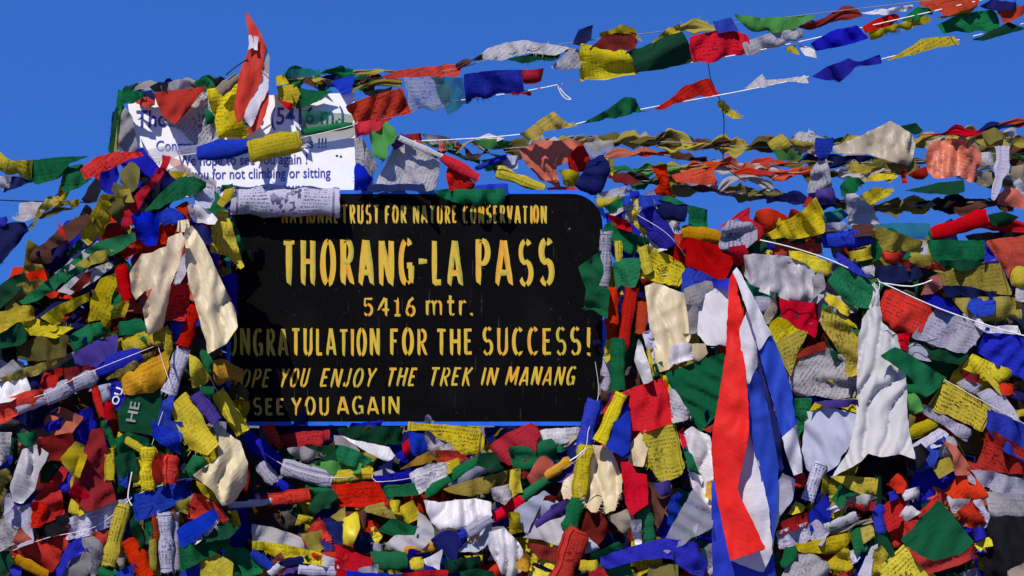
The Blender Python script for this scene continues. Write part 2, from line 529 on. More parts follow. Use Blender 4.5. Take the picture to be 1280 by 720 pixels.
def R(col, txt, w, label=None, prt=None, d=None, taper=1.0, bend=0.0, flat=.58, kind='cotton', name='rolled_prayer_flag', cat='prayer flag', grp=GRP, loose=.25):
    """a flag the wind has wound round its string: a spiral sleeve from point to point, w wide"""
    rnd = seed()
    (x0, y0), (x1, y1) = [(p[0], p[1]) for p in pts(txt)]
    w = w / _o['s']
    if prt is None: prt = rnd.choice([.35, .5, .7])
    ax = Vector((x1 - x0, y1 - y0)); ln = ax.length; t = ax / ln; nrm = Vector((-t.y, t.x))
    d = d if d is not None else _o['d']
    hw = w / 2
    poly = [(x0 + nrm.x * hw, y0 + nrm.y * hw), (x1 + nrm.x * hw, y1 + nrm.y * hw), (x1 - nrm.x * hw, y1 - nrm.y * hw), (x0 - nrm.x * hw, y0 - nrm.y * hw)]
    Rm = hw * mpp(.1)
    if d is not None:
        if callable(d): d = d((x0 + x1) / 2, (y0 + y1) / 2)
        a, b, c = d, 0., 0.
    else:
        a, b, c = lay(poly, .012 + Rm * flat * .6, Rm * flat * .8)
    turns = rnd.uniform(1.25, 1.9)
    th0 = rnd.uniform(0, 6.28)
    nl = max(10, int(ln / 3)); nt = 34
    verts, uvs, faces = [], [], []
    sd = rnd.uniform(0, 90)
    sgn = rnd.choice((-1, 1)); pinch = rnd.choice((0, .4, 1)); loose = loose * rnd.choice((.6, 1, 2.2)); bend = bend or rnd.uniform(-1.6, 1.6)
    for i in range(nl + 1):
        s = i / nl
        p = Vector((x0, y0)) + ax * s + nrm * (bend / _o['s'] * 4 * s * (1 - s) + .7 * noise.noise(Vector((s * 3, sd, 0))))
        rr = hw * (1 + (taper - 1) * s) * (1 + .30 * noise.noise(Vector((s * 4, sd, 5)))) * (1 - .22 * max(0, abs(2 * s - 1) - .75) * 4 * pinch)
        for j in range(nt + 1):
            q = j / nt
            th = th0 + sgn * q * turns * 6.283
            cz = 1 - 2.6 * abs(noise.noise(Vector((s * ln * .035 + sgn * th * .5, th * .9, sd))))
            r = rr * (.80 + .20 * q + .12 * cz) * (1 + .09 * noise.noise(Vector((s * 5, math.cos(th) + sd, math.sin(th)))))
            r += rr * loose * max(0, q - .86) * 4 * (.4 + .6 * noise.noise(Vector((s * 2.5, sd, 9))))
            e = (2.6 * noise.noise(Vector((q * 7, sd, i))) + rnd.uniform(-.5, .5)) if i in (0, nl) else 0
            pt = p + nrm * (r * math.cos(th)) + t * (e + (q - .5) * 2.2 * noise.noise(Vector((sd, s * 2, 3))))
            dd = a + b * pt.x + c * pt.y + r * math.sin(th) * flat * mpp(.1)
            verts.append(U(pt.x, pt.y, dd))
            uvs.append((s * ln * mpp(.1), q * turns * 6.283 * Rm, s, q))
    k = nt + 1
    for i in range(nl):
        for j in range(nt):
            faces.append([i * k + j, i * k + j + 1, (i + 1) * k + j + 1, (i + 1) * k + j])
    for i, sg in ((0, -1), (nl, 1)):                    # loose threads at both ends
        for j in range(nt):
            if rnd.random() < .35:
                q = verts[i * k + j]
                dr = Vector((t.x * sg, 0, -t.y * sg)) + Vector((rnd.uniform(-.5, .5), rnd.uniform(-.4, .4), rnd.uniform(-.6, .3)))
                b0 = len(verts)
                verts += [q + Vector((-.0007, 0, .0005)), q + Vector((.0007, 0, -.0005)), q + dr * rnd.uniform(.003, .012)]
                uvs += [(0, 0, 0, 0)] * 3
                faces.append([b0, b0 + 1, b0 + 2])
    return put(name, verts, faces, cloth(col, prt, kind), uvs, label, cat, grp)

def smooth_path(P, step):
    out = []
    n = len(P)
    for i in range(n - 1):
        p0 = np.array(P[max(0, i - 1)]); p1 = np.array(P[i]); p2 = np.array(P[i + 1]); p3 = np.array(P[min(n - 1, i + 2)])
        k = max(2, int(np.hypot(*(p2 - p1)[:2]) / step))
        for s in range(k):
            t = s / k
            out.append(.5 * ((2 * p1) + (-p0 + p2) * t + (2 * p0 - 5 * p1 + 4 * p2 - p3) * t * t + (-p0 + 3 * p1 - 3 * p2 + p3) * t ** 3))
    out.append(np.array(P[-1], float))
    return out

def ribbon(P, plane, rnd, twist=0.0, pleats=2.5, depth=.16, ragged=.0, step=4.0, na=16, threads=0.0):
    C = smooth_path(P, step)
    n = len(C)
    verts, uvs, faces = [], [], []
    sd = rnd.uniform(0, 99); ph = rnd.uniform(0, 6.28)
    a, b, c = plane
    mp = mpp(.1)
    ln = 0
    for i, q in enumerate(C):
        qa, qb = C[max(0, i - 1)], C[min(n - 1, i + 1)]
        t = Vector((qb[0] - qa[0], qb[1] - qa[1])); t.normalize()
        nr = Vector((-t.y, t.x))
        s = i / (n - 1)
        if i: ln += np.hypot(*(q - C[i - 1])[:2])
        w = max(.5, q[2]) * (1 + ragged * noise.noise(Vector((ln * .08, sd, 1))))
        tw = ph + twist * 6.283 * s + .9 * twist * noise.noise(Vector((s * 3, sd, 4)))
        for j in range(na + 1):
            u = j / na
            o = (u - .5) * w
            pl = depth * w * (math.sin(6.283 * (pleats * u + .5 * noise.noise(Vector((u * 2, ln * .012, sd)))) + ph) * .5
                              + .6 * (1 - 2.2 * abs(noise.noise(Vector((u * 3.2, ln * .02, sd + 7))))))
            pl += depth * w * .35 * noise.noise(Vector((u * 5, ln * .07, sd + 3)))
            if twist:
                ox, oz = o * math.cos(tw) - pl * math.sin(tw), o * math.sin(tw) + pl * math.cos(tw)
            else:
                ox, oz = o, pl
            rg = ragged * 3.0 * noise.noise(Vector((u * 6, sd, i * .4))) if i in (0, n - 1) else 0
            p = Vector((q[0], q[1])) + nr * ox + t * rg
            verts.append(U(p.x, p.y, a + b * p.x + c * p.y + oz * mp))
            uvs.append((ln * mp, u * w * mp, s, u))
    k = na + 1
    for i in range(n - 1):
        for j in range(na):
            faces.append([i * k + j, i * k + j + 1, (i + 1) * k + j + 1, (i + 1) * k + j])
    if threads:
        for i in range(1, n - 1):
            for j in (0, na):
                if rnd.random() > threads: continue
                q = verts[i * k + j]
                L_ = rnd.uniform(.006, .022)
                tip = q + Vector((rnd.uniform(-.7, .7), rnd.uniform(-.4, .4), rnd.choice((-1, -.6, .8)))) * L_
                b0 = len(verts)
                w_ = rnd.uniform(.0006, .0016)
                verts += [q + Vector((-w_, 0, 0)), q + Vector((w_, 0, 0)), tip]; uvs += [(0, 0, 0, 0)] * 3
                faces.append([b0, b0 + 1, b0 + 2])
    return verts, faces, uvs

def T(col, txt, label=None, twist=1.0, d=None, prt=0.0, kind='cotton', pleats=1.6, depth=.22, lift=.02, name='twisted_prayer_flag', cat='prayer flag', grp=GRP, ragged=.5):
    """a flag twisted into a rag along its string, or (twist=0) a pleated hanging scarf"""
    rnd = seed()
    P = pts(txt)
    d = d if d is not None else _o['d']
    if d is not None:
        if callable(d): d = d(P[0][0], P[0][1])
        plane = flat_plane(d)
    else:
        poly = [(p[0] - p[2] / 2, p[1]) for p in P] + [(p[0] + p[2] / 2, p[1]) for p in reversed(P)]
        plane = lay(poly, lift, .02)
    v, f, u = ribbon(P, plane, rnd, twist=twist, pleats=pleats, depth=depth, ragged=ragged, threads=.5 if ragged >= .5 and twist else 0)
    return put(name, v, f, cloth(col, prt, kind), u, label, cat, grp)

def cord(txt, label, d, r=.0022, col=(.75, .74, .72), name='cord', cat='cord', grp=None, raw=None, kind='string_white'):
    """a string through photo points; d: one depth or one per point"""
    P = raw or [(p[0], p[1]) for p in pts(txt)]
    ds = d if isinstance(d, (list, tuple)) else [d] * len(P)
    C = smooth_path([(p[0], p[1], dd) for p, dd in zip(P, ds)], 10)
    W = [U(q[0], q[1], q[2]) for q in C]
    verts, faces = [], []
    for i, p in enumerate(W):
        t = (W[min(len(W) - 1, i + 1)] - W[max(0, i - 1)]).normalized()
        a = t.cross(Vector((0, 1, 0)));  a = a.normalized() if a.length > 1e-4 else Vector((1, 0, 0))
        b = t.cross(a)
        for j in range(6):
            th = j * math.pi / 3
            verts.append(p + (a * math.cos(th) + b * math.sin(th)) * r)
    for i in range(len(W) - 1):
        for j in range(6):
            faces.append([i * 6 + j, i * 6 + (j + 1) % 6, (i + 1) * 6 + (j + 1) % 6, (i + 1) * 6 + j])
    return put(name, verts, faces, plain(kind, col, .8, .1, var=.2), None, label, cat, grp)
# ------------------------------------------------------------------ ground, added cairn, boards
def build_ground():
    n = 60
    verts, faces = [], []
    R_ = [0, 2, 4, 6, 8, 11, 15, 20, 30, 45, 70, 110, 180, 300, 600, 1200, 2500, 5000]
    na = 48
    for i, r in enumerate(R_):
        for j in range(na):
            th = 6.2832 * j / na
            x, y = r * math.cos(th), r * math.sin(th)
            z = .10 * noise.noise(Vector((x * .25, y * .25, 0))) - .05 - max(0, r - 12) * .035
            verts.append((x, y, max(z, -60)))
    for i in range(len(R_) - 1):
        for j in range(na):
            a, b = i * na + j, i * na + (j + 1) % na
            faces.append([a, b, b + na, a + na])
    o = link_mesh('ground', verts, faces, plain('gravel', (.17, .15, .13), .95, .1, .8, 9, .35))
    o['kind'] = 'structure'
    return o

build_ground()

def build_cairn():
    """pile of dark stones added under the flags so that the gaps look shaded"""
    rnd = random.Random(4)
    verts, faces = [], []
    def stone(c, r):
        b0 = len(verts)
        sd = rnd.uniform(0, 99)
        nu, nv = 9, 6
        sc = (rnd.uniform(.8, 1.4), rnd.uniform(.7, 1.1), rnd.uniform(.55, .9))
        for i in range(nv + 1):
            ph = math.pi * i / nv
            for j in range(nu):
                th = 6.2832 * j / nu
                v = Vector((math.sin(ph) * math.cos(th), math.sin(ph) * math.sin(th), math.cos(ph)))
                k = 1 + .35 * noise.noise(v * 1.6 + Vector((sd, 0, 0)))
                verts.append((c[0] + v.x * r * k * sc[0], c[1] + v.y * r * k * sc[1], c[2] + v.z * r * k * sc[2]))
        for i in range(nv):
            for j in range(nu):
                a, b = b0 + i * nu + j, b0 + i * nu + (j + 1) % nu
                faces.append([a, a + nu, b + nu, b])
    for px in range(-160, 1440, 34):
        top = 450 if px < 70 else 345 if px < 285 else (505 if px < 770 else 335)
        for py in range(top + 20, 960, 30):
            d = float(base_depth(px, py)) - .22 - (.06 if 130 < px < 300 else 0) - (.10 if py < top + 60 else 0)
            p = U(px + rnd.uniform(-10, 10), py + rnd.uniform(-8, 8), d)
            if p.z < -.15: continue
            stone(p, rnd.uniform(.055, .085))
    o = link_mesh('added_cairn', verts, faces, plain('dark_stone', (.055, .05, .047), .95, .15, .6, 30, .4))
    tag(o, 'dark stone cairn added under the heap of prayer flags to darken its gaps', 'cairn')

build_cairn()

# ---- black board
def black_mat():
    m, nt, N, L, bs = new_mat('black_enamel')
    tc = N.new('ShaderNodeTexCoord')
    def nz(sc, det, lo, hi, amt, mapping=None):
        n = N.new('ShaderNodeTexNoise'); n.inputs['Scale'].default_value = sc; n.inputs['Detail'].default_value = det
        if mapping:
            mpn = N.new('ShaderNodeMapping'); mpn.inputs['Scale'].default_value = mapping; mpn.inputs['Rotation'].default_value = (0, .6, 0)
            L.new(tc.outputs['Object'], mpn.inputs[0]); L.new(mpn.outputs[0], n.inputs['Vector'])
        else: L.new(tc.outputs['Object'], n.inputs['Vector'])
        r = N.new('ShaderNodeMapRange'); r.inputs[1].default_value = lo; r.inputs[2].default_value = hi; r.inputs[4].default_value = amt
        L.new(n.outputs['Fac'], r.inputs[0]); return r.outputs[0]
    a = nz(5, 5, .5, .85, .09); b = nz(70, 3, .70, .76, .55); c = nz(3, 6, .66, .70, .5, (40, 1, 2.2))
    def mx_(x, y):
        q = N.new('ShaderNodeMath'); q.operation = 'MAXIMUM'; L.new(x, q.inputs[0]); L.new(y, q.inputs[1]); return q.outputs[0]
    mx = N.new('ShaderNodeMix'); mx.data_type = 'RGBA'
    mx.inputs[6].default_value = (.0026, .0024, .0024, 1); mx.inputs[7].default_value = (.055, .052, .05, 1)
    L.new(mx_(mx_(a, b), c), mx.inputs[0]); L.new(mx.outputs[2], bs.inputs['Base Color'])
    bs.inputs['Roughness'].default_value = .5; bs.inputs['Specular IOR Level'].default_value = .04
    return m
BLACK = black_mat()
BLUE = plain('blue_enamel', (.012, .12, .62), .5, .3, .05, 40, .15)
def paint_mat():
    m, nt, N, L, bs = new_mat('hand_painted_yellow')
    at = N.new('ShaderNodeAttribute'); at.attribute_name = 'paint'
    cr = N.new('ShaderNodeValToRGB')
    e = cr.color_ramp.elements
    e[0].position = 0; e[0].color = (.11, .12, .025, 1)
    e[1].position = 1; e[1].color = (.60, .19, .008, 1)
    for p, c in ((.3, (.36, .31, .025)), (.55, (.58, .40, .016)), (.8, (.64, .31, .008))):
        x = cr.color_ramp.elements.new(p); x.color = (*c, 1)
    tc = N.new('ShaderNodeTexCoord')
    mp_ = N.new('ShaderNodeMapping'); mp_.inputs['Scale'].default_value = (60, 60, 14)
    L.new(tc.outputs['Object'], mp_.inputs[0])
    nz = N.new('ShaderNodeTexNoise'); nz.inputs['Scale'].default_value = 3; nz.inputs['Detail'].default_value = 4
    L.new(mp_.outputs[0], nz.inputs['Vector'])
    a = N.new('ShaderNodeMath'); a.operation = 'MULTIPLY_ADD'; a.inputs[1].default_value = .6; a.inputs[2].default_value = -.30
    L.new(nz.outputs['Fac'], a.inputs[0])
    s = N.new('ShaderNodeMath'); s.operation = 'ADD'; s.use_clamp = True
    L.new(a.outputs[0], s.inputs[0]); L.new(at.outputs['Fac'], s.inputs[1]); L.new(s.outputs[0], cr.inputs[0])
    L.new(cr.outputs[0], bs.inputs['Base Color'])
    bs.inputs['Roughness'].default_value = .6
    return m
PAINT = paint_mat()

def rounded(x0, y0, x1, y1, rads, k=10):
    """outline in photo pixels; rads: TL, TR, BR, BL"""
    P = []
    for (cx, cy, a0), r in zip(((x0, y0, 180), (x1, y0, 270), (x1, y1, 0), (x0, y1, 90)), rads):
        sx = 1 if cx == x0 else -1; sy = 1 if cy == y0 else -1
        for i in range(k + 1):
            a = math.radians(a0 + 90 * i / k)
            P.append((cx + sx * r + r * math.cos(a), cy + sy * r + r * math.sin(a)))
    return P

def slab(P, yf, yb):
    n = len(P)
    W = [U(x, y, 0) for x, y in P]
    v = [Vector((p.x, yf, p.z)) for p in W] + [Vector((p.x, yb, p.z)) for p in W]
    f = [list(range(n)), list(range(2 * n - 1, n - 1, -1))]
    f += [[i, n + i, n + (i + 1) % n, (i + 1) % n] for i in range(n)]
    return v, f

def frame(Po, Pi, yf, yb):
    n = len(Po)
    A = [U(x, y, 0) for x, y in Po]; B = [U(x, y, 0) for x, y in Pi]
    v = [Vector((p.x, yf, p.z)) for p in A] + [Vector((p.x, yf, p.z)) for p in B] + [Vector((p.x, yb, p.z)) for p in A] + [Vector((p.x, yb, p.z)) for p in B]
    f = []
    for i in range(n):
        j = (i + 1) % n
        f += [[i, j, n + j, n + i], [2 * n + i, 3 * n + i, 3 * n + j, 2 * n + j], [i, 2 * n + i, 2 * n + j, j], [n + i, n + j, 3 * n + j, 3 * n + i]]
    return v, f

def ell(cx, cy, rx, ry, a0, a1, k=14):
    return [(cx + rx * math.cos(math.radians(a0 + (a1 - a0) * i / k)), cy + ry * math.sin(math.radians(a0 + (a1 - a0) * i / k))) for i in range(k + 1)]

# glyph: (relative width, strokes); strokes in a unit box, y up
G = {
    'A': (1.0, [[(.42, 1), (.04, 0)], [(.50, 1), (.96, 0)], [(.2, .26), (.8, .26)]]),
    'C': (.95, [ell(.55, .5, .45, .5, 50, 310)]),
    'E': (.8, [[(.12, 1), (.12, .0)], [(.12, .95), (.92, .95)], [(.12, .52), (.78, .52)], [(.12, .05), (.95, .05)]]),
    'F': (.8, [[(.14, 1), (.14, 0)], [(.14, .95), (.95, .95)], [(.14, .52), (.78, .52)]]),
    'G': (1.0, [ell(.52, .5, .44, .5, 50, 300), [(.9, .42), (.9, .04)], [(.56, .42), (.98, .42)]]),
    'H': (1.0, [[(.12, 1), (.12, 0)], [(.88, 1), (.88, 0)], [(.12, .52), (.88, .52)]]),
    'I': (.32, [[(.5, 1), (.5, 0)]]),
    'J': (.7, [[(.8, 1), (.8, .25)], ell(.45, .25, .35, .25, 0, -170, 8)]),
    'K': (.9, [[(.14, 1), (.14, 0)], [(.92, 1), (.16, .46)], [(.34, .56), (.96, 0)]]),
    'L': (.75, [[(.14, 1), (.14, 0)], [(.14, .05), (.95, .05)]]),
    'M': (1.25, [[(.1, 1), (.06, 0)], [(.14, 1), (.5, .15)], [(.86, 1), (.5, .15)], [(.9, 1), (.95, 0)]]),
    'N': (1.0, [[(.1, 1), (.1, 0)], [(.14, 1), (.86, .02)], [(.9, 1), (.9, 0)]]),
    'O': (1.0, [ell(.5, .5, .42, .5, 90, 460, 22)]),
    'P': (.85, [[(.14, 1), (.14, 0)], [(.14, .96)] + ell(.5, .71, .42, .26, 90, -90, 9) + [(.14, .45)]]),
    'R': (.9, [[(.14, 1), (.14, 0)], [(.14, .96)] + ell(.48, .73, .4, .24, 90, -90, 9) + [(.14, .48)], [(.42, .48), (.96, 0)]]),
    'S': (.9, [ell(.5, .74, .38, .26, 40, 250, 10) + ell(.5, .26, .42, .27, 75, -150, 12)]),
    'T': (.9, [[(.5, .96), (.5, 0)], [(0, .95), (1, .95)]]),
    'U': (.95, [[(.12, 1), (.12, .3)] + ell(.5, .28, .38, .28, 180, 360, 10) + [(.88, 1)]]),
    'V': (.95, [[(.06, 1), (.5, 0)], [(.94, 1), (.5, 0)]]),
    'Y': (.95, [[(.05, 1), (.5, .48)], [(.95, 1), (.45, .42), (.42, 0)]]),
    '5': (.8, [[(.9, .95), (.18, .95), (.14, .55)], [(.14, .56)] + ell(.45, .33, .42, .3, 110, -140, 12)]),
    '4': (.9, [[(.62, 1), (.05, .33), (.98, .33)], [(.72, .98), (.72, 0)]]),
    '1': (.6, [[(.1, .82), (.52, 1), (.52, 0)], [(.1, .04), (.95, .04)]]),
    '6': (.8, [[(.78, 1), (.4, .8), (.14, .4)], ell(.5, .28, .38, .28, 180, 540, 16)]),
    'm': (1.4, [[(.08, .72), (.08, 0)], [(.1, .55)] + ell(.3, .5, .2, .2, 150, 0, 6) + [(.5, 0)], [(.5, .55)] + ell(.72, .5, .2, .2, 150, 0, 6) + [(.92, 0)]]),
    't': (.8, [[(.45, 1), (.45, .2)] + ell(.68, .2, .23, .2, 180, 320, 6), [(.08, .68), (.9, .68)]]),
    'r': (.7, [[(.15, .72), (.15, 0)], [(.16, .5)] + ell(.55, .48, .35, .22, 150, 40, 5)]),
    '.': (.3, [[(.3, .12), (.7, 0)]]),
    '-': (.62, [[(-.22, .52), (1.22, .52)]]),
    '!': (.3, [[(.55, 1), (.45, .3)], [(.5, .1), (.55, 0)]]),
}

def lettering(name, words, wd, slant=0.0, parent=None, yf=-.0, gap=.15):
    """words: (text, x0, x1, ytop, ybottom) in photo pixels on the board; wd: brush width in pixels"""
    rnd = random.Random(len(name) * 31)
    z = [0]
    def stroke(P, w, verts, faces, attr):
        # P: photo-pixel points
        Q = []
        for i in range(len(P) - 1):
            a, b = Vector(P[i]), Vector(P[i + 1])
            k = max(1, int((b - a).length / 5))
            Q += [a.lerp(b, t / k) for t in range(k)]
        Q.append(Vector(P[-1]))
        n = len(Q)
        b0 = len(verts)
        z[0] += 1
        y = yf - .00012 * (z[0] % 9)
        tone = rnd.choice([.40, .48, .52, .58, .62, .74])
        sd = rnd.uniform(0, 50)
        for i, p in enumerate(Q):
            a, c = Q[max(0, i - 1)], Q[min(n - 1, i + 1)]
            t = (c - a).normalized(); nr = Vector((-t.y, t.x))
            if nr.x < 0 or (abs(nr.x) < .1 and nr.y < 0): nr = -nr
            s = i / max(1, n - 1)
            ww = w * (.92 + .18 * noise.noise(Vector((p.x * .05, p.y * .05, sd))))
            if n > 2: ww *= 1 - .28 * max(0, s - .8) * 5
            for u, sg in ((0, -.5), (.35, -.15), (.7, .2), (1, .5)):
                e = 0
                if i == n - 1 and abs(t.y) > .5: e = (u - .4) * w * .55      # slanted foot of the brush stroke
                if i == 0 and abs(t.y) > .5: e = (u - .5) * w * .12
                q = p + nr * ww * sg + t * e
                v = U(q.x, q.y, 0); v.y = y
                verts.append(v)
                tn = tone + (.12 if u < .5 else -.04) - .22 * max(0, u - .6) - .10 * max(0, s - .6) + .16 * noise.noise(Vector((p.x * .09, p.y * .09, sd + u)))
                attr.append(min(1, max(0, tn)))
        for i in range(n - 1):
            for j in range(3):
                a = b0 + i * 4 + j
                faces.append([a, a + 1, a + 5, a + 4])
    out = []
    for text, x0, x1, yt, yb in words:
        verts, faces, attr = [], [], []
        h = yb - yt
        tot = sum(G[c][0] for c in text) + gap * (len(text) - 1)
        sx = (x1 - x0 - abs(slant) * h) / tot
        x = x0
        for c in text:
            w, st = G[c]
            jy = rnd.uniform(-.02, .02) * h
            for s in st:
                inset = wd * .42
                gw = w * sx
                P = [(x + inset + px * (gw - 2 * inset if gw > 2.4 * inset else gw) + slant * h * py, yb - inset * .6 - py * (h - inset * 1.2) + jy) for px, py in s]
                stroke(P, wd * rnd.uniform(.9, 1.1), verts, faces, attr)
            x += (w + gap) * sx
        out.append(link_mesh('painted_word', verts, faces, PAINT, parent=parent, attr=attr, smooth=False))
    return out

def build_black_board():
    root = empty('black_signboard', (0, 0, 0))
    tag(root, 'black signboard with blue rim and hand-painted yellow lettering, THORANG-LA PASS 5416 mtr.', 'sign')
    Po = rounded(284, 238, 758, 532, (40, 42, 24, 24)); Pi = rounded(289, 243, 753, 527, (38, 39, 21, 21))
    v, f = slab(Pi, -.010, .018); link_mesh('board', v, f, BLACK, parent=root, smooth=False)
    v, f = frame(Po, Pi, -.014, .020); link_mesh('border', v, f, BLUE, parent=root, smooth=False)
    yf = -.0115
    lettering('heading_line', [('NATIONAL', 352, 424, 257, 280), ('TRUST', 427, 475, 256, 280), ('FOR', 481, 509, 257, 280), ('NATURE', 516, 572, 257, 280), ('CONSERVATION', 578, 684, 257, 280)], 3.1, parent=root, yf=yf)
    lettering('pass_name', [('THORANG-LA', 352, 580, 299, 357), ('PASS', 593, 694, 299, 357)], 7.5, parent=root, yf=yf, gap=.14)
    lettering('altitude_line', [('5416', 453, 521, 372, 396), ('mtr.', 531, 592, 369, 395)], 3.6, parent=root, yf=yf)
    lettering('congratulation_line', [('CONGRATULATION', 268, 476, 410, 445), ('FOR', 487, 535, 410, 444), ('THE', 545, 592, 410, 444), ('SUCCESS', 602, 727, 409, 444), ('!', 731, 740, 409, 446)], 4.3, parent=root, yf=yf)
    lettering('wish_line', [('HOPE', 284, 342, 461, 485), ('YOU', 348, 390, 460, 484), ('ENJOY', 399, 473, 460, 484), ('THE', 481, 524, 459, 483), ('TREK', 534, 593, 459, 483), ('IN', 600, 625, 459, 482), ('MANANG', 630, 723, 458, 482)], 3.2, slant=.22, parent=root, yf=yf)
    lettering('farewell_line', [('SEE', 316, 357, 497, 519), ('YOU', 364, 413, 496, 519), ('AGAIN', 421, 501, 495, 518)], 3.6, parent=root, yf=yf)
    STEEL = plain('rusty_steel', (.10, .085, .075), .7, .4, .3, 60, .4)
    for px in (330, 712):                                # two posts behind the board, down to the ground
        x = U(px, 0, 0).x
        v, f = [], []
        for sx in (-.022, .022):
            for y in (.024, .068):
                for zz in (-.1, U(0, 246, 0).z):
                    v.append((x + sx, y, zz))
        f = [[0, 1, 3, 2], [4, 6, 7, 5], [0, 4, 5, 1], [2, 3, 7, 6], [1, 5, 7, 3], [0, 2, 6, 4]]
        link_mesh('post', v, f, STEEL, parent=root, smooth=False)
    for px, py in ((331, 279), (712, 287), (331, 470), (712, 478)):
        c = U(px, py, 0)
        v = [(c.x, -.0135, c.z)]; f = []
        for j in range(10): v.append((c.x + .005 * math.cos(j * .6283), -.0108, c.z + .005 * math.sin(j * .6283)))
        for j in range(10): f.append([0, 1 + j, 1 + (j + 1) % 10])
        link_mesh('bolt', v, f, plain('dull_bolt', (.03, .03, .033), .5, .5), parent=root)

build_black_board()

# ---- white board behind and above it
WP = plain('white_enamel', (.82, .82, .82), .5, .3, .0, 30, .04)
BP = plain('blue_letter_paint', (.05, .055, .34), .5, .3)
def text_mesh(name, body, x0, x1, ytop, ybase, y, mat, parent, rot=0.0, off=0.0, shear=0.0, U_=None):
    """flat lettering filling x0..x1 (photo pixels), capitals from ytop down to ybase, tilted by rot"""
    cu = bpy.data.curves.new(name + '_curve', 'FONT')
    cu.body = body; cu.size = 1.0; cu.offset = off; cu.resolution_u = 3
    o = bpy.data.objects.new(name + '_tmp', cu); COL.objects.link(o)
    bpy.context.view_layer.update()
    me = bpy.data.meshes.new_from_object(o)
    bpy.data.objects.remove(o); bpy.data.curves.remove(cu)
    co = np.array([v.co[:2] for v in me.vertices])
    mn, mx = co.min(0), co.max(0)
    w = mx[0] - mn[0]; cap = .73
    verts = []
    ca, sa = math.cos(rot), math.sin(rot)
    for x, yy in co:
        px = (x - mn[0]) / w * (x1 - x0); py = yy / cap * (ybase - ytop)
        qx = x0 + px * ca - py * sa * -1 * 0 + py * sa; qy = ybase - py * ca + px * sa * -1
        if U_: v = U_(qx, qy)
        else:
            v = U(qx, qy, -y)
        verts.append(v)
    faces = [list(p.vertices) for p in me.polygons]
    bpy.data.meshes.remove(me)
    return link_mesh(name, verts, faces, mat, parent=parent, smooth=False)

def build_white_board():
    root = empty('white_signboard', (0, 0, 0))
    tag(root, 'white signboard with blue printed lettering, half hidden by flags above the black board', 'sign')
    P = [(159, 124), (443, 116), (445, 246), (177, 246)]
    yf = .045
    W = [U(x, y, -yf) for x, y in P]
    v = W + [w + Vector((0, .022, 0)) for w in W]
    f = [[0, 1, 2, 3], [7, 6, 5, 4], [0, 4, 5, 1], [1, 5, 6, 2], [2, 6, 7, 3], [3, 7, 4, 0]]
    link_mesh('board', v, f, WP, parent=root, smooth=False)
    y = yf - .0025
    r = math.radians(1.2)
    text_mesh('title_line', 'Thorang-La Pass (5416 m.)', 170, 430, 137, 159, y, BP, root, r, .014)
    text_mesh('congratulation_line', 'Congratulations for the success !!!', 195, 408, 175, 188.5, y, BP, root, math.radians(1.0), .006)
    text_mesh('wish_line', 'We hope to see you again !', 223, 384, 193.5, 207, y, BP, root, math.radians(.9), .006)
    text_mesh('request_line', 'Thank you for not climbing or sitting', 200, 413, 211, 224.5, y, BP, root, math.radians(.8), .006)
    text_mesh('last_line_start', 'qua', 256, 277, 228.5, 240.5, y, BP, root, 0, .006)
    text_mesh('last_line_end', 'structure', 318, 383, 227.5, 239.5, y, BP, root, 0, .006)
    m = plain('dull_bolt', (.03, .03, .033), .5, .5)
    for px, py in ((421, 194.5), (426, 195.5), (424, 149)):
        c = U(px, py, -y)
        vv = [(c.x, c.y - .003, c.z)]
        for j in range(10): vv.append((c.x + .005 * math.cos(j * .6283), c.y + .0015, c.z + .004 * math.sin(j * .6283)))
        link_mesh('bolt', vv, [[0, 1 + j, 1 + (j + 1) % 10] for j in range(10)], m, parent=root)
    for px in (205, 415):
        x = U(px, 0, -.1).x
        v = [(x + sx, yy, zz) for sx in (-.02, .02) for yy in (.070, .11) for zz in (-.1, U(0, 122, -.08).z)]
        link_mesh('post', v, [[0, 1, 3, 2], [4, 6, 7, 5], [0, 4, 5, 1], [2, 3, 7, 6], [1, 5, 7, 3], [0, 2, 6, 4]], plain('rusty_steel', (.10, .085, .075), .7, .4), parent=root, smooth=False)

build_white_board()

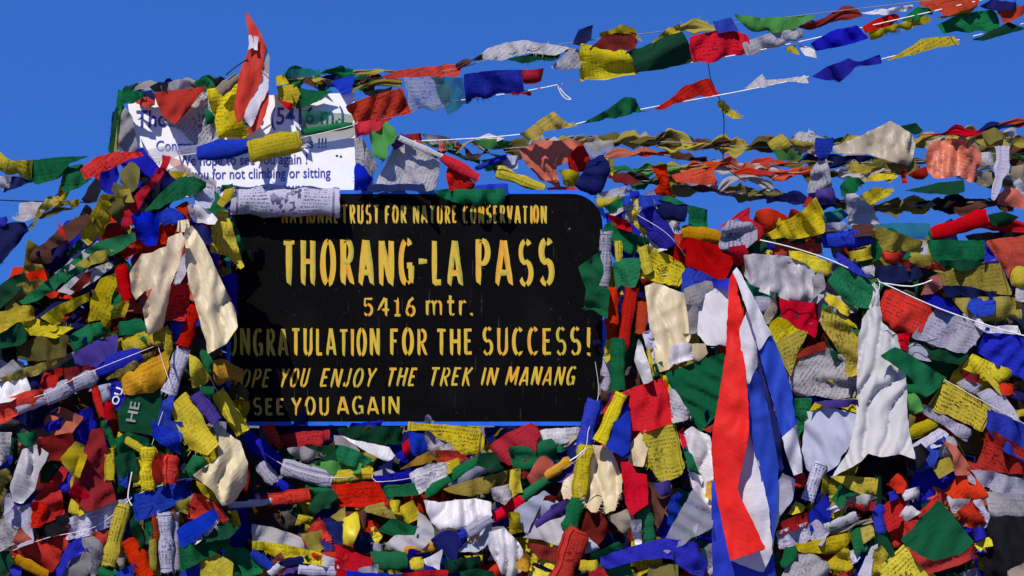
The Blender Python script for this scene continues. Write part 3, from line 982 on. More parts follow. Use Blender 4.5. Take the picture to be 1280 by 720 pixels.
# ---- the deep layers of the heap: countless old flags one could not count, in one mesh
def build_fill():
    rnd = random.Random(77)
    M = [[(-60, 400), (0, 378), (60, 345), (110, 285), (150, 235), (165, 205), (178, 215), (230, 235), (288, 262), (290, 545), (-60, 790)],
         [(-60, 545), (1340, 545), (1340, 800), (-60, 800)],
         [(765, 262), (800, 262), (850, 305), (930, 315), (1000, 285), (1100, 300), (1340, 300), (1340, 560), (765, 560)]]
    cols = ['red', 'red', 'yel', 'yel', 'grn', 'grn', 'blu', 'blu', 'nav', 'dgr', 'lav', 'dred', 'dred', 'oly', 'blk', 'blk', 'sal', 'nav', 'pur', 'dgr', 'brn', 'oli']  # many dark colours: the shade of the deep layers is put into them
    names = sorted(set(cols))
    mats = [cloth(c, .55 if c in ('yel', 'lav', 'whi') else 0) for c in names]
    V, Fc, UV, MI = [], [], [], []
    n = 0
    while n < 400:
        cx, cy = rnd.uniform(-50, 1330), rnd.uniform(170, 790)
        if not any(inside(m, np.array([cx]), np.array([cy]))[0] for m in M): continue
        n += 1
        s = rnd.uniform(30, 52); asp = rnd.uniform(.35, .8); th = rnd.gauss(0, .35) + rnd.choice((0, 1.57, 1.57))
        q = []
        for sx, sy in ((-1, -1), (1, -1), (1, 1), (-1, 1)):
            x = sx * s * rnd.uniform(.7, 1.1); y = sy * s * asp * rnd.uniform(.6, 1.1)
            q.append((cx + x * math.cos(th) - y * math.sin(th), cy + x * math.sin(th) + y * math.cos(th)))
        d = float(base_depth(cx, cy)) - .09 - rnd.random() ** .8 * .12
        tx, ty = rnd.uniform(-.0016, .0016), rnd.uniform(-.0016, .0016)
        v, f, u = sheet(q, (d - tx * cx - ty * cy, tx, ty), rnd, amp=.026, step=6)
        b = len(V)
        V += v; UV += u; Fc += [[i + b for i in ff] for ff in f]
        MI += [names.index(rnd.choice(cols))] * len(f)
    o = link_mesh('prayer_flag_heap', V, Fc, mats, UV, MI)
    tag(o, 'deep tangled layers of old prayer flags in the gaps of the heap', 'flag heap', kind='stuff')

build_fill()
# ------------------------------------------------------------------ far lines of twisted flags behind, upper right
def far_line(cols, P, dpt, w, line, seedn, step=50, label_line=True):
    rnd = random.Random(seedn)
    C = smooth_path([(p[0], p[1], 0) for p in P], 2)
    cord(None, 'thin grey string carrying %s' % line, dpt, raw=P, r=.003, kind='string_grey', col=(.25, .23, .22))
    L = np.concatenate([[0], np.cumsum([np.hypot(*(C[i + 1] - C[i])[:2]) for i in range(len(C) - 1)])])
    s, k = 0, 0
    ords = ['first', 'second', 'third', 'fourth', 'fifth', 'sixth', 'seventh', 'eighth', 'ninth', 'tenth', 'eleventh', 'twelfth', 'thirteenth', 'fourteenth', 'fifteenth', 'sixteenth', 'seventeenth', 'eighteenth', 'nineteenth', 'twentieth', 'twenty-first', 'twenty-second']
    names = {'lgr': 'pale green', 'oli': 'dark olive', 'oly': 'yellow-olive', 'grn': 'green', 'dgr': 'dark green', 'brn': 'brown', 'sal': 'salmon', 'ored': 'orange-red', 'nav': 'navy', 'gry': 'grey', 'tan': 'tan', 'pur': 'purple', 'red': 'red', 'blk': 'black', 'yel': 'yellow', 'lav': 'pale lavender', 'whi': 'white', 'blu': 'blue', 'dred': 'dark red'}
    while s < L[-1] - 14 and k < len(ords):
        ln = rnd.uniform(.8, 1.4) * step
        t = [min(L[-1], s + ln * q) for q in (-.06, .22, .5, .78, 1.08)]
        Q = []
        for q, wq in zip(t, (.3, 1, 1.15, .9, .3)):
            i = int(np.searchsorted(L, q)); i = min(i, len(C) - 1)
            Q.append('%.1f,%.1f,%.1f' % (C[i][0], C[i][1] + rnd.uniform(-3, 3), w * 1.55 * wq * rnd.uniform(.6, 1.6)))
        c = cols[k % len(cols)]
        O(0, 0, 1, d=dpt)
        T(c, ' '.join(Q), 'twisted %s rag, %s from the left on %s' % (names[c], ords[k], line), twist=rnd.uniform(.12, .75), depth=.34, ragged=.9)
        s += ln * rnd.uniform(.55, .8); k += 1

far_line(['oli', 'gry', 'oly', 'tan', 'oly', 'oli', 'oly', 'brn', 'oly', 'oli', 'tan', 'grn', 'oly', 'oli', 'oly', 'tan', 'oly'], [(630, 186), (700, 181), (770, 178), (850, 178), (960, 184), (1100, 176), (1290, 172)], -1.2, 13, 'the highest far line', 1)
far_line(['oli', 'gry', 'oly', 'oli', 'tan', 'nav', 'oli', 'gry', 'oly'], [(640, 178), (780, 174), (900, 182), (1020, 178)], -1.3, 9, 'the thinnest far line', 11)
far_line(['sal', 'ored', 'brn', 'gry', 'ored', 'oli', 'nav', 'gry', 'oli', 'oly', 'nav', 'brn', 'grn'], [(755, 196), (820, 192), (900, 207), (1000, 203), (1120, 203), (1290, 196)], -1.7, 8, 'the second far line', 2)
far_line(['grn', 'lgr', 'oly', 'ored', 'sal', 'gry', 'ored', 'oli', 'gry', 'oly', 'oli'], [(755, 214), (830, 211), (905, 204), (930, 214), (1040, 216), (1150, 212)], -1.5, 10, 'the third far line', 3)
far_line(['brn', 'grn', 'oli', 'gry', 'oli', 'brn', 'nav', 'oli', 'brn', 'oli', 'oly', 'blk', 'brn'], [(760, 222), (840, 230), (900, 240), (1000, 248), (1090, 260), (1160, 256), (1260, 250)], -1.4, 11, 'the lowest far line', 4)
far_line(['tan', 'oli', 'brn', 'oly', 'sal', 'gry'], [(1185, 186), (1240, 192), (1310, 190)], -1.1, 16, 'the short line below the pink cloth', 6, step=40)
far_line(['brn', 'oli', 'gry', 'dgr', 'tan'], [(1195, 222), (1240, 228), (1310, 224)], -1.1, 14, 'the low line at right edge', 7, step=40)
far_line(['dgr', 'gry', 'nav', 'tan', 'grn', 'blk', 'oly', 'whi'], [(150, 116), (190, 108), (240, 106), (290, 104)], -.075, 9, 'top left of the white board', 8, step=30)
far_line(['grn', 'oly', 'nav', 'dgr', 'brn', 'lgr', 'blu', 'oly'], [(345, 100), (390, 98), (430, 104), (480, 102)], -.085, 12, 'top right of the white board', 9, step=36)
O(640, 150, d=-1.0)
F('ored', '800,275 870,255 940,240 1000,262 1025,322 920,310 830,305', 'faded orange flag blown flat on a far line above the blue gap', tilt=(0, 0))
T('red', '1110,268,20 1180,250,30 1240,262,28 1500,268,14', 'long thin red rag far behind, right of the dark wire', twist=.4)
T('gry', '1030,360,26 1085,305,46 1170,290,60 1250,310,56 1300,345,30', 'grey tangled rag on the far line by the dark wire', twist=.6)
T('oli', '1180,375,26 1260,360,40 1380,372,30', 'drab rag knotted below the grey tangle on the lowest far line', twist=.8)
T('brn', '835,330,14 900,335,32 1000,350,36 1060,365,20', 'dark brown twisted rag above the orange rolled flag', twist=.8)
F('dred', '490,270 560,262 640,300 600,310 520,300', 'dark red scrap on a far line left of the standing red flag')
F('red', '700,230 770,220 785,310 800,380 740,385 705,355 740,310', 'bright red flag standing upright between far green rags and the blue knot', d=-.15)
O(960, 150, d=-.9)
F('oly', '0,112 60,68 100,108 100,140 20,142', 'dull yellow scrap at the left end of the bunch by the blue-topped white flag')
F('whi', '110,90 160,55 240,75 292,95 220,115 150,105', 'pale fringed scrap on top of a yellow bunch on the highest far line', fray=.6)
F('oly', '112,95 160,100 230,110 212,132 122,124', 'yellow scrap under the pale fringed one on the highest far line')
F('lgr', '28,150 150,143 165,180 60,192', 'yellow-green rag hanging under the far yellow bunch')
F('tan', '110,140 240,108 252,172 168,170', 'tan rag just left of the blue-topped hanging white flag')
F('blu', '240,90 330,90 312,150 270,204 245,160', 'small blue flag knotted above a hanging white printed one', d=-.6)
F('whi', '285,160 310,250 322,332 300,352 208,352 230,225', 'white printed flag hanging vertically below a small blue one', prt=.8, d=-.58)
F('pur', '210,350 322,338 342,400 260,416 198,380', 'purple flag tied beneath the hanging white printed flag', d=-.6)
F('nav', '0,385 120,365 190,380 180,410 100,400 0,412', 'navy rag on the far line left of the purple flag')
F('red', '176,432 200,374 216,400 200,440', 'tiny red tip below the purple flag above the yellow folded flag', d=-.55)
F('dgr', '660,30 740,15 768,45 740,82', 'dark green tuft right behind the tan windblown cloth', d=-1.0)
F('tan', '322,130 390,108 560,30 608,4 655,32 732,82 736,122 715,240 640,205 550,180 470,160 390,160 330,162', 'large tan cloth blown up into a peak against the sky', kind='satin', amp=.026, d=-.75, folds=3, fray=0)
F('oli', '590,225 700,180 770,250 720,270 640,262', 'dark olive rag below the tan windblown cloth', d=-.8)
F('ored', '665,245 690,240 690,300 670,310', 'small orange-red scrap under the tan cloth', d=-.7)
F('red', '705,270 780,235 790,270 740,300', 'small bright red scrap left of the pink cloth', d=-.68)
F('sal', '788,175 808,112 900,94 982,112 1052,160 1052,290 1000,302 950,270 912,280 830,282 795,242', 'big pink crumpled cloth bulging against the sky at right', amp=.03, d=-.7, rough=1.3, kind='satin', folds=3.2, fray=0)
T('red', '765,75,14 880,70,20 940,50,56 1000,66,40 1090,55,22', 'red twisted rag on the highest far line, above the pink cloth', twist=.5)
T('nav', '1040,66,16 1120,35,46 1200,30,50 1300,18,40', 'navy rag at the right edge, topmost of the far lines', twist=.5)
T('ored', '1150,30,20 1230,14,40 1310,12,40', 'orange-red rag above the navy one at the right edge', twist=.4)
F('oli', '1060,62 1130,38 1180,70 1110,112', 'olive scrap right above the pink cloth', d=-.85)
F('oly', '1030,105 1100,90 1180,92 1200,130 1100,130', 'yellow-grey rag between the pink cloth and the lavender vertical flag', d=-.85)
F('oly', '1190,95 1290,80 1300,125 1210,122', 'dull yellow rag at the right edge below the navy one', d=-.88)
F('whi', '1054,165 1128,160 1122,230 1060,242', 'pale printed flag just right of the pink cloth', prt=.8, d=-.75)
F('tan', '1050,250 1112,258 1112,312 1056,316', 'small tan scrap below the pale printed flag beside the pink cloth', d=-.75)
T('lav', '1172,128,74 1172,220,66 1150,310,52 1126,400,16', 'lavender flag hanging straight down near the right edge against the sky', twist=0, depth=.08, d=-.5)
F('lgr', '1205,165 1300,180 1300,212 1210,200', 'pale green strip behind the lavender hanging flag at the right edge', d=-.9)
F('tan', '1200,230 1300,225 1300,290 1220,275', 'tan rag at the right edge right of the lavender hanging flag', d=-.9)
F('sal', '1150,382 1190,335 1242,352 1290,400 1290,440 1150,412', 'salmon scrap at the right edge under the lavender hanging flag', d=-.6)
F('whi', '1225,300 1262,290 1300,340 1300,380 1250,350', 'white tangled scrap with red streaks at the right edge', d=-.62, amp=.02)
F('nav', '300,185 490,172 545,190 480,204 310,204', 'thin navy rag crossing the sky right of the hanging white flag')
F('oly', '400,210 450,205 530,240 480,256 400,250', 'olive-yellow rag right of the hanging white printed flag')
F('grn', '360,330 390,292 440,290 472,320 420,362 372,372', 'green crumpled flag right of the hanging white printed flag', d=-.55)
F('yel', '470,302 540,262 640,272 602,288 515,304', 'thin yellow flag on the sky above a wider yellow one', d=-.55)
F('yel', '450,382 530,334 622,346 590,372 502,412', 'yellow flag flying level over the sky gap below the tan cloth', d=-.5)
F('dgr', '690,350 780,330 880,308 966,300 970,346 900,362 800,358', 'dark green flag flying level below the pink cloth', d=-.55)
F('whi', '386,370 440,366 522,430 550,512 480,516 410,512 400,440', 'white crumpled rag with dark stripes hanging over the sky gap', prt=.4, amp=.024, d=-.4)
F('tbl', '280,462 360,440 392,470 330,512 290,505', 'teal scrap left of the white crumpled rag', d=-.4)
O(0, 0, 1)
cord(None, 'thin dark wire hanging across the sky with a yellow tag', -.45, raw=[(885, 72), (888, 98), (899, 122), (905, 150), (904, 200), (914, 215), (932, 227)], r=.0022, kind='wire_dark', col=(.02, .02, .025), name='wire', cat='wire')
O(640, 0, d=-.44)
F('yel', '1030,500 1060,500 1090,540 1148,578 1100,576 1060,560 1036,530', 'small yellow tag with dark dots tied to the hanging wire', name='tag', cat='tag', grp=None, prt=.5)

# ------------------------------------------------------------------ clutter between the white board and the right heap
O(320, 80, d=-.35)
F('ored', '750,352 830,345 832,392 760,378', 'orange-red scrap at the left end of the far tangle, by the white board')
F('lgr', '830,380 960,372 1000,410 900,425', 'pale green rag in the far tangle right of the white board')
F('gry', '830,350 930,358 1000,372 1000,392 880,384', 'grey fringed rag on top of the far tangle', fray=.7)
F('sal', '880,380 980,385 1010,410 930,425', 'salmon rag in the middle of the far tangle')
T('dgr', '870,470,40 960,430,36 1040,470,30 1120,490,26', 'dark green twisted rag in the far tangle above the red rolled flag', twist=1)
T('brn', '960,400,30 1040,420,40 1080,470,36 1160,430,30', 'brown fringed twist in the far tangle', twist=1.2)
T('tan', '1000,440,26 1080,390,36 1180,450,30 1280,470,20', 'tan twist of loose threads in the far tangle', twist=1.1)
F('lgr', '1060,380 1180,372 1280,384 1290,420 1160,415', 'green-grey rag along the top of the far tangle')
F('whi', '1100,372 1160,348 1230,362 1200,374', 'white scrap peeking over the far tangle')
F('grn', '1130,480 1220,460 1290,490 1240,540 1150,530', 'green rag left of the yellow roll behind the black board', d=-.2)
R('blu', '1100,522 1252,462', 26, 'thin blue roll slanting through the far tangle', d=-.15)
F('sht', '1220,460 1300,455 1300,510 1230,520', 'pale green-white rag above the yellow roll behind the black board', d=-.2)
R('yel', '1205,535 1440,625', 66, 'fat yellow rolled flag behind the top rim of the black board', d=-.08, taper=.7)
F('blu', '1090,606 1250,598 1252,640 1090,645', 'blue strip of flag along the top rim of the black board', d=-.03)
O(640, 150, d=-.2)
F('sal', '42,142 130,106 240,100 352,102 335,160 220,232 240,332 150,292 78,215', 'large salmon flag spread in the wind above the black board', amp=.018, d=-.22)
F('red', '350,108 402,212 370,262 300,252 288,180', 'red flag hanging at the right end of the large salmon flag', d=-.2)
F('whi', '352,120 420,104 492,98 502,140 420,182 400,212', 'whitish gauze flag right of the large salmon flag', kind='gauze', d=-.24)
F('yel', '240,252 290,246 332,262 312,322 250,322', 'dirty yellow scrap below the salmon flag', d=-.15)
F('nav', '318,322 380,210 432,180 466,168 482,250 440,350 410,388 360,372', 'dark navy flag standing above the right corner of the black board', d=-.1)
F('red', '180,335 250,330 310,335 345,358 200,358', 'red strip just behind the top rim of the black board', d=-.05)
F('yel', '470,192 506,200 500,262 480,252', 'small yellow scrap right of the dark navy flag', d=-.3)
F('whi', '440,360 560,332 600,350 520,392 430,392', 'white crumpled scrap left of the blue knot', d=-.1, amp=.018)
O(320, 80, d=.0)
F('gry', '500,370 530,366 602,500 582,602 520,560 505,470', 'grey printed flag at the right edge of the white board', prt=.6, d=.0)
F('whi', '600,592 690,408 760,388 850,452 902,490 908,612 842,628 830,592 700,605', 'large white printed flag spread between the two boards', prt=.6, d=.02, amp=.014)
F('pur', '680,400 720,350 772,370 760,402 690,432', 'small purple gauze flag at the top of the white printed flag', d=.05)
F('blu', '498,485 540,510 588,580 572,612 498,622', 'blue flag in the corner between white board and black board', d=.03)
F('nav', '490,622 590,600 830,596 836,622 600,634', 'dark purple hem lying on the top rim of the black board', d=.03)
F('lgr', '565,350 650,288 702,350 660,422 640,492 585,460', 'pale green flag hanging right of the white board under the red one', d=.07)
R('whi', '715,368 932,462', 32, 'thin white rolled flag on a string sloping down to a red roll', d=.08)
F('red', '950,500 1020,536 1092,590 1082,622 975,624', 'red flag hanging under the red roll at the top rim of the black board', d=.03)
R('red', '930,464 1112,572', 46, 'red rolled flag sloping down above the black board, after the thin white roll', d=.08)
F('grn', '895,625 1100,625 1240,620 1235,690 1080,700 940,670', 'green flag lying over the top rim of the black board above CONSERVATION', prt=.4, d=.045, fray=.3)
# ------------------------------------------------------------------ strings of flags running from the white board to the upper right
def sd(x, y): return -.085 if x < 434 else -.03 + .13 * min(1, max(0, x - 440) / 300.)
O(0, 0, 1)
cord(None, 'white string of the upper line of flags crossing the sky', [-.02, .04, .08, .10, .11, .14], raw=[(520, 133), (655, 114), (728, 100), (860, 79), (1000, 52), (1400, -40)], kind='string_white')
cord(None, 'white string of the lower sparse line of flags crossing the sky', [.0, .03, .05, .08, .12], raw=[(480, 178), (650, 168), (800, 137), (1010, 96), (1420, -6)], kind='string_white')
cord(None, 'grey string holding the topmost strand of rags and flags across the sky', [-.05, .0, .06, .09, .10, .14], raw=[(440, 100), (560, 88), (640, 66), (740, 50), (960, 24), (1320, -18)], r=.0016, kind='string_grey', col=(.25, .23, .22))
cord(None, 'loop of white string dangling from the upper line of flags', .075, raw=[(697, 106), (701, 117), (708, 124), (714, 124), (706, 118), (700, 110)], kind='string_white')
O(280, 0, d=sd)
T('grn', '430,400,40 520,360,60 600,375,80 650,360,40', 'green twisted flag on top of the white board, right of the yellow bunch', twist=.4, depth=.2)
T('dgr', '470,440,46 560,420,60 640,430,50', 'dark green twisted flag hanging over the top rim of the white board', twist=.5)
F('blu', '548,402 600,385 642,378 632,450 592,462', 'small blue flag between green twists above the white board')
T('oly', '645,362,20 720,362,34 800,355,34 860,362,16', 'yellow-olive twist at the start of the upper line', twist=.5)
T('oly', '640,450,36 700,425,40 780,412,36 890,415,30', 'olive twist arching over a small sky gap right of the white board', twist=.4)
F('blk', '690,462 800,442 850,430 780,482', 'black scrap under the olive twist')
F('ored', '800,378 880,350 1000,332 1182,318 1160,370 980,384 825,392', 'orange-red flag blown out flat at the left end of the upper line')
T('brn', '1160,335,28 1220,305,36 1320,275,30', 'dark brown rag after the orange-red flag on the upper line', twist=.7)
F('gry', '905,388 1062,384 1132,432 1112,542 1050,544 930,556', 'grey gauze printed flag hanging on the upper line before the green gauze', kind='gauze', prt=.9, d=.0)
F('grn', '1050,382 1212,388 1216,512 1120,562 1082,482', 'green gauze flag between grey gauze and blue gauze on the upper line', kind='gauze', d=.01)
F('red', '615,526 700,490 880,440 926,556 780,582 665,612', 'deep red flag stretched tight from the corner of the white board', d=.02)
F('red', '660,612 740,598 832,588 780,642 670,682', 'bright red flag hanging below the deep red stretched one', d=.05)
F('brn', '330,380 430,374 462,430 380,402', 'brown-orange scrap on top of the white board')
F('red', '280,500 352,520 332,542', 'small dark red flap under the yellow bunch on the white board', d=.06)
F('yel', '270,430 350,420 372,460 352,522 280,492', 'yellow bunched flag on the white board right of the red and white striped flag', d=-.01, amp=.014)
F('yel', '260,380 300,368 312,402 270,412', 'small yellow knot above the bunched yellow flag', d=.08)
F('grn', '370,442 540,455 440,512 360,546', 'bright green triangle over the bracket of the white board title', amp=.008, d=-.02)
F('tbl', '320,350 400,340 480,350 430,372 330,375', 'teal tuft of threads on top of the white board', fray=.9, d=.0)
O(0, 0, 1, d=sd)
F('blu', '582,92 618,88 651,87 652,112 612,121 584,127', 'blue thin flag with pale print on the upper line', prt=.5)
F('red', '651,87 681,85 672,103 652,102', 'small red flag right of the blue thin one on the upper line')
T('red', '640,118,4 650,115,10 664,118,5', 'frayed red scrap under the blue thin flag', twist=.5)
O(640, 0, d=sd)
F('whi', '-180,288 -120,240 -40,212 60,200 180,215 290,238 200,270 60,262 -60,300', 'long white ragged flag on the upper line left of the grey one', amp=.014)
F('dgr', '-20,290 100,268 240,245 300,240 200,290 60,306', 'dark green rag under the long white ragged flag')
F('gry', '200,332 290,240 335,250 332,332 230,342', 'grey flag folded into a triangle on the upper line left of the yellow fringed flag')
F('nav', '305,212 330,150 392,130 382,190 350,218', 'navy tuft standing above the grey triangle on the upper line')
F('yel', '430,170 545,125 622,142 645,205 600,170 520,160 450,190', 'yellow fringe along the top of the dark red flag', fray=.8)
F('dred', '390,240 450,180 540,155 612,165 620,205 602,240 500,252', 'dark red flag with a frayed top on the upper line above the yellow one', fray=.8)
F('yel', '342,404 330,330 345,222 440,252 560,256 622,360 480,386', 'yellow fringed flag hanging on the upper line before the green one', prt=.4, fray=.5, d=.1)
F('yel', '700,212 780,140 832,120 830,172', 'yellow corner behind the dark green flag of the upper line')
F('dgr', '622,362 568,270 712,216 842,166 872,230 886,310 760,342', 'dark green flag hanging on the upper line between yellow and red', d=.1)
T('oly', '830,140,40 930,130,70 1020,150,30', 'olive-yellow twist behind the red and dark green flags of the upper line', twist=.4)
F('blu', '1000,110 1090,88 1122,142 1030,152', 'blue scrap behind the red flag of the upper line')
F('red', '890,182 1060,142 1172,170 1182,262 1040,302 906,306', 'wide red flag hanging on the upper line after the dark green one', d=.11)
O(960, 0, d=sd)
F('lgr', '-160,66 -40,82 235,76 120,140 0,158 -100,140', 'bright green flag flying flat on the upper line before the dark red twist')
F('whi', '-120,212 0,165 160,140 176,192 8,254 -100,264', 'white printed flag on the upper line under the bright green one', prt=.7)
T('dred', '150,130,36 200,130,66 260,120,50 330,85,46 400,65,66 470,80,30', 'dark red twisted flag on the upper line right of the bright green one', twist=.4)
F('blu', '212,216 330,150 432,125 492,180 400,212 242,246', 'blue flag on the upper line under the dark red twist', prt=.3)
F('red', '480,132 560,86 640,64 662,105 570,136 490,156', 'red flag above the yellow fringe on the upper line')
F('grn', '670,95 740,36 800,40 812,66 700,108', 'green scrap on the upper line behind the yellow fringe')
F('whi', '470,60 600,40 722,25 712,50 580,66', 'thin white strip of flag on the upper line above the red one')
F('yel', '510,156 650,116 800,75 804,102 640,160 520,186', 'narrow yellow fringed flag on the upper line', fray=.9)
F('ored', '760,-10 960,-20 1052,-10 1040,20 900,66 860,50 770,20', 'large orange-red flag at the very top right of the sky')
T('oly', '850,90,24 940,66,40 1050,22,30', 'yellow twist along the lower edge of the orange-red flag at top right', twist=.4)
F('grn', '840,126 960,70 1112,46 1162,76 1142,150 980,156 880,162', 'large green flag on the upper line near the right edge')
F('nav', '1060,30 1120,-5 1240,10 1252,40 1120,46', 'navy flag at the top right after the yellow twist')
F('ored', '1140,50 1220,34 1300,24 1300,58 1180,102', 'orange-red flag at the right edge end of the upper line')
F('whi', '150,222 230,246 240,276 190,266', 'white tangle dangling under the blue flag of the upper line')
F('yel', '80,246 130,226 142,262 100,256', 'small yellow scrap dangling left of the white tangle')
O(640, 0, d=lambda x, y: sd(x, y) + .02)
F('oly', '30,678 110,622 200,556 262,610 322,620 160,652 130,692 60,692', 'yellow flag blown upward at the left end of the lower sparse line')
F('grn', '350,616 480,545 560,486 612,490 632,545 670,545 520,582', 'green flag blown upward on the lower sparse line')
F('red', '715,542 790,492 860,430 972,390 1022,466 880,490 760,542', 'red flag blown upward on the lower sparse line beside the dark wire', fray=.6)
F('whi', '1155,446 1200,410 1250,370 1272,402 1470,376 1468,412 1360,402 1275,430', 'white flag on the lower sparse line between red and blue')
O(960, 0, d=lambda x, y: sd(x, y) + .02)
F('blu', '225,376 300,330 400,290 440,306 546,270 556,310 430,330 350,406 290,392', 'ragged blue flag on the lower sparse line')
F('yel', '600,296 700,240 770,192 920,176 942,212 820,236 700,276', 'yellow flag on the lower sparse line before the last green one')
F('dgr', '1030,196 1120,150 1200,110 1272,136 1170,166 1080,196', 'dark green flag at the right end of the lower sparse line')

# ------------------------------------------------------------------ on the white board
O(140, 90)
F('ored', '80,142 140,125 212,120 212,182 150,162', 'orange-red strip on the top left corner of the white board', d=.0)
F('grn', '28,90 130,94 172,110 100,150 62,150 50,205 28,190', 'green flag wrapped round the top left corner of the white board', d=.02)
F('nav', '108,96 190,90 212,118 130,132', 'navy scrap behind the top left of the white board', d=-.03)
F('whi', '250,66 330,34 402,45 402,82 330,86 260,95', 'white tuft standing on top of the white board', d=-.03, amp=.02)
F('blk', '190,70 230,50 270,55 260,90 210,92', 'dark tuft left of the white tuft above the white board', d=-.03)
F('grn', '400,52 470,20 495,40 500,62 430,82', 'green stringy tuft on top of the white board', d=-.03, fray=.9)
F('grn', '470,170 512,220 512,262 475,256', 'small dark green flap left of the yellow flag on the white board', d=.0)
F('gry', '340,220 440,100 472,100 502,200 530,270 542,340 482,372 430,362 380,332 350,292 245,240', 'grey printed flag hanging over the title of the white board', prt=.8, amp=.007, d=-.015)
F('ored', '205,102 440,76 470,62 372,190 320,242 262,212', 'orange-red flag folded into a point over the white board title', d=.01, fray=.6)
F('yel', '478,84 560,70 642,55 622,150 652,250 692,290 662,332 546,346 512,220', 'yellow flag hanging in the middle of the white board', d=.015, fray=.4)
R('tan', '540,100 632,20', 62, 'tan rolled flag at the top of the hanging yellow flag', d=.10, taper=.8)
F('nav', '0,200 32,195 26,270 0,332', 'narrow navy flap left of the white board, seen against the sky', d=.0)
F('gry', '62,165 104,232 136,392 34,396 50,252', 'dark grey flag with a pale printed figure beside the left edge of the white board', d=.06, prt=.4)
F('dgr', '20,170 58,170 40,330 10,420 -10,380 5,260', 'dark green strip hanging down the left edge of the white board', d=.03)
T('oly', '40,200,10 22,300,14 16,400,16', 'thin yellow-olive strip left of the dark grey flag', twist=.3, d=.09)
# red, white, red flag
def stripes_flag():
    rnd = random.Random(5)
    root = empty('striped_flag', U(318, 165, .16))
    tag(root, 'red flag with a white stripe standing upright on the white board, rising into the sky', 'flag')
    O(280, 0)
    def piece(nm, col, txt, d, amp=.010, tilt=(-.0005, 0.0003)):
        poly = [(p[0], p[1]) for p in pts(txt)]
        cx = sum(p[0] for p in poly) / len(poly); cy = sum(p[1] for p in poly) / len(poly)
        v, f, u = sheet(poly, (d - tilt[0] * cx - tilt[1] * cy, tilt[0], tilt[1]), rnd, amp=amp, step=3.5, fray=.0, folds=1.3, rough=.5, drape=True)
        o = link_mesh(nm, [Vector(q) - root.location for q in v], f, cloth(col, 0, 'nylon'), u, parent=root)
        return o
    piece('red_stripe', 'ored', '108,62 124,64 150,110 182,165 206,225 190,300 205,355 150,470 90,600 72,612 45,560 60,430 88,350 108,300 130,240 124,150', .10)
    piece('white_stripe', 'fwhi', '205,355 228,380 222,450 175,540 138,632 88,604 150,470', .108)
    piece('red_stripe', 'ored', '222,450 226,500 212,560 190,620 150,660 132,655 175,540', .102)
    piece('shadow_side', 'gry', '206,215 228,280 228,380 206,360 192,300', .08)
    piece('white_stripe', 'fwhi', '122,178 138,176 146,232 124,240', .115, .003)
    piece('white_stripe', 'fwhi', '150,180 172,186 162,240 148,238', .116, .003)
stripes_flag()
cord(None, 'short dark cord from the striped flag to the tan roll', .12, raw=[(282, 94), (294, 84), (306, 76), (310, 74)], kind='wire_dark', col=(.02, .02, .025))
O(140, 90)
F('lav', '140,440 130,400 240,380 424,370 425,402 330,415 240,440 200,470', 'translucent white flag blown flat over the left half of the white board', kind='gauze', d=.0, amp=.010)
R('blu', '426,408 682,366', 92, 'blue rolled flag on the string crossing the white board', d=.15)
R('yel', '684,394 942,338', 108, 'yellow rolled flag on the string crossing the white board', d=.155, prt=.5)
F('grn', '945,318 945,190 1080,200 1200,212 1202,270 1080,292', 'green gauze flag over the right end of the white board title', kind='gauze', d=-.02, amp=.006, fray=0)
R('grn', '950,302 1200,268', 34, 'dark green rolled hem of the gauze flag across the white board', d=.0)
F('whi', '940,330 975,330 982,360 950,368', 'small white knot at the end of the yellow rolled flag', d=.13)
cord(None, 'white string across the white board carrying the blue and yellow rolls', .13, r=.0013, raw=[(165, 200), (245, 192), (312, 181), (376, 172), (440, 157), (446, 152)], kind='string_white')
# ------------------------------------------------------------------ left: flags against the sky, then the big bundle left of the black board
O(0, 80, d=.12)
F('yel', '-40,420 0,435 60,478 166,480 150,572 90,556 0,520 -40,505', 'yellow flag flying at the left edge of the photo against the sky')
F('grn', '165,480 300,462 442,458 350,490 280,562 190,586 140,572', 'bright green flag flying between the left yellow flag and the red one')
F('red', '405,522 470,470 560,440 692,434 702,452 612,482 530,540 500,580 470,552 425,566', 'red flag flying left of the white board on the line with the green one', d=.2)
F('whi', '-20,560 50,560 60,600 -20,640', 'white scrap at the left edge under the yellow flag')
F('nav', '50,560 192,575 150,592 20,632 40,600', 'navy flag hanging under the green one at the far left')
F('oly', '228,572 330,515 352,542 250,577', 'thin yellow scrap left of the twisted green flag against the sky')
F('grn', '328,510 410,500 415,556 452,562 390,606 330,632 308,600', 'dark green flag folded over against the sky, above a yellow tail')
F('yel', '310,592 352,612 330,672 290,676 284,630', 'yellow tail hanging from the folded green flag')
O(0, 200, d=.12)
cord(None, 'dark string running to the left edge below the navy flag', .11, raw=[(-40, 248), (20, 251), (60, 252), (110, 253)], kind='wire_dark', col=(.02, .02, .025))
F('gry', '100,212 180,208 262,220 200,262 130,290 60,290 100,272', 'grey rag on the dark string at the far left')
F('oli', '180,292 270,236 362,236 250,277', 'dark olive flag under the thin yellow ones at the far left')
F('oly', '150,346 190,240 232,186 282,184 272,222 190,292 158,348', 'yellow flag drooping in a curve against the sky at the far left', d=.15)
F('yel', '270,205 390,195 406,216 342,240 272,232', 'small yellow flag pointing left against the sky beside the bundle', d=.16)
F('nav', '-30,340 60,310 112,310 136,350 90,402 0,512 -30,520', 'dark blue flag hanging at the left edge of the photo', d=.14)
F('blu', '-20,290 30,280 42,300 -10,338', 'small blue scrap at the left edge above the dark blue flag', d=.14)
cord(None, 'thin dark string slanting at the left edge under the dark blue flag', .13, raw=[(-20, 283), (36, 284), (50, 262), (78, 238)], kind='wire_dark', col=(.02, .02, .025))
O(0, 200)
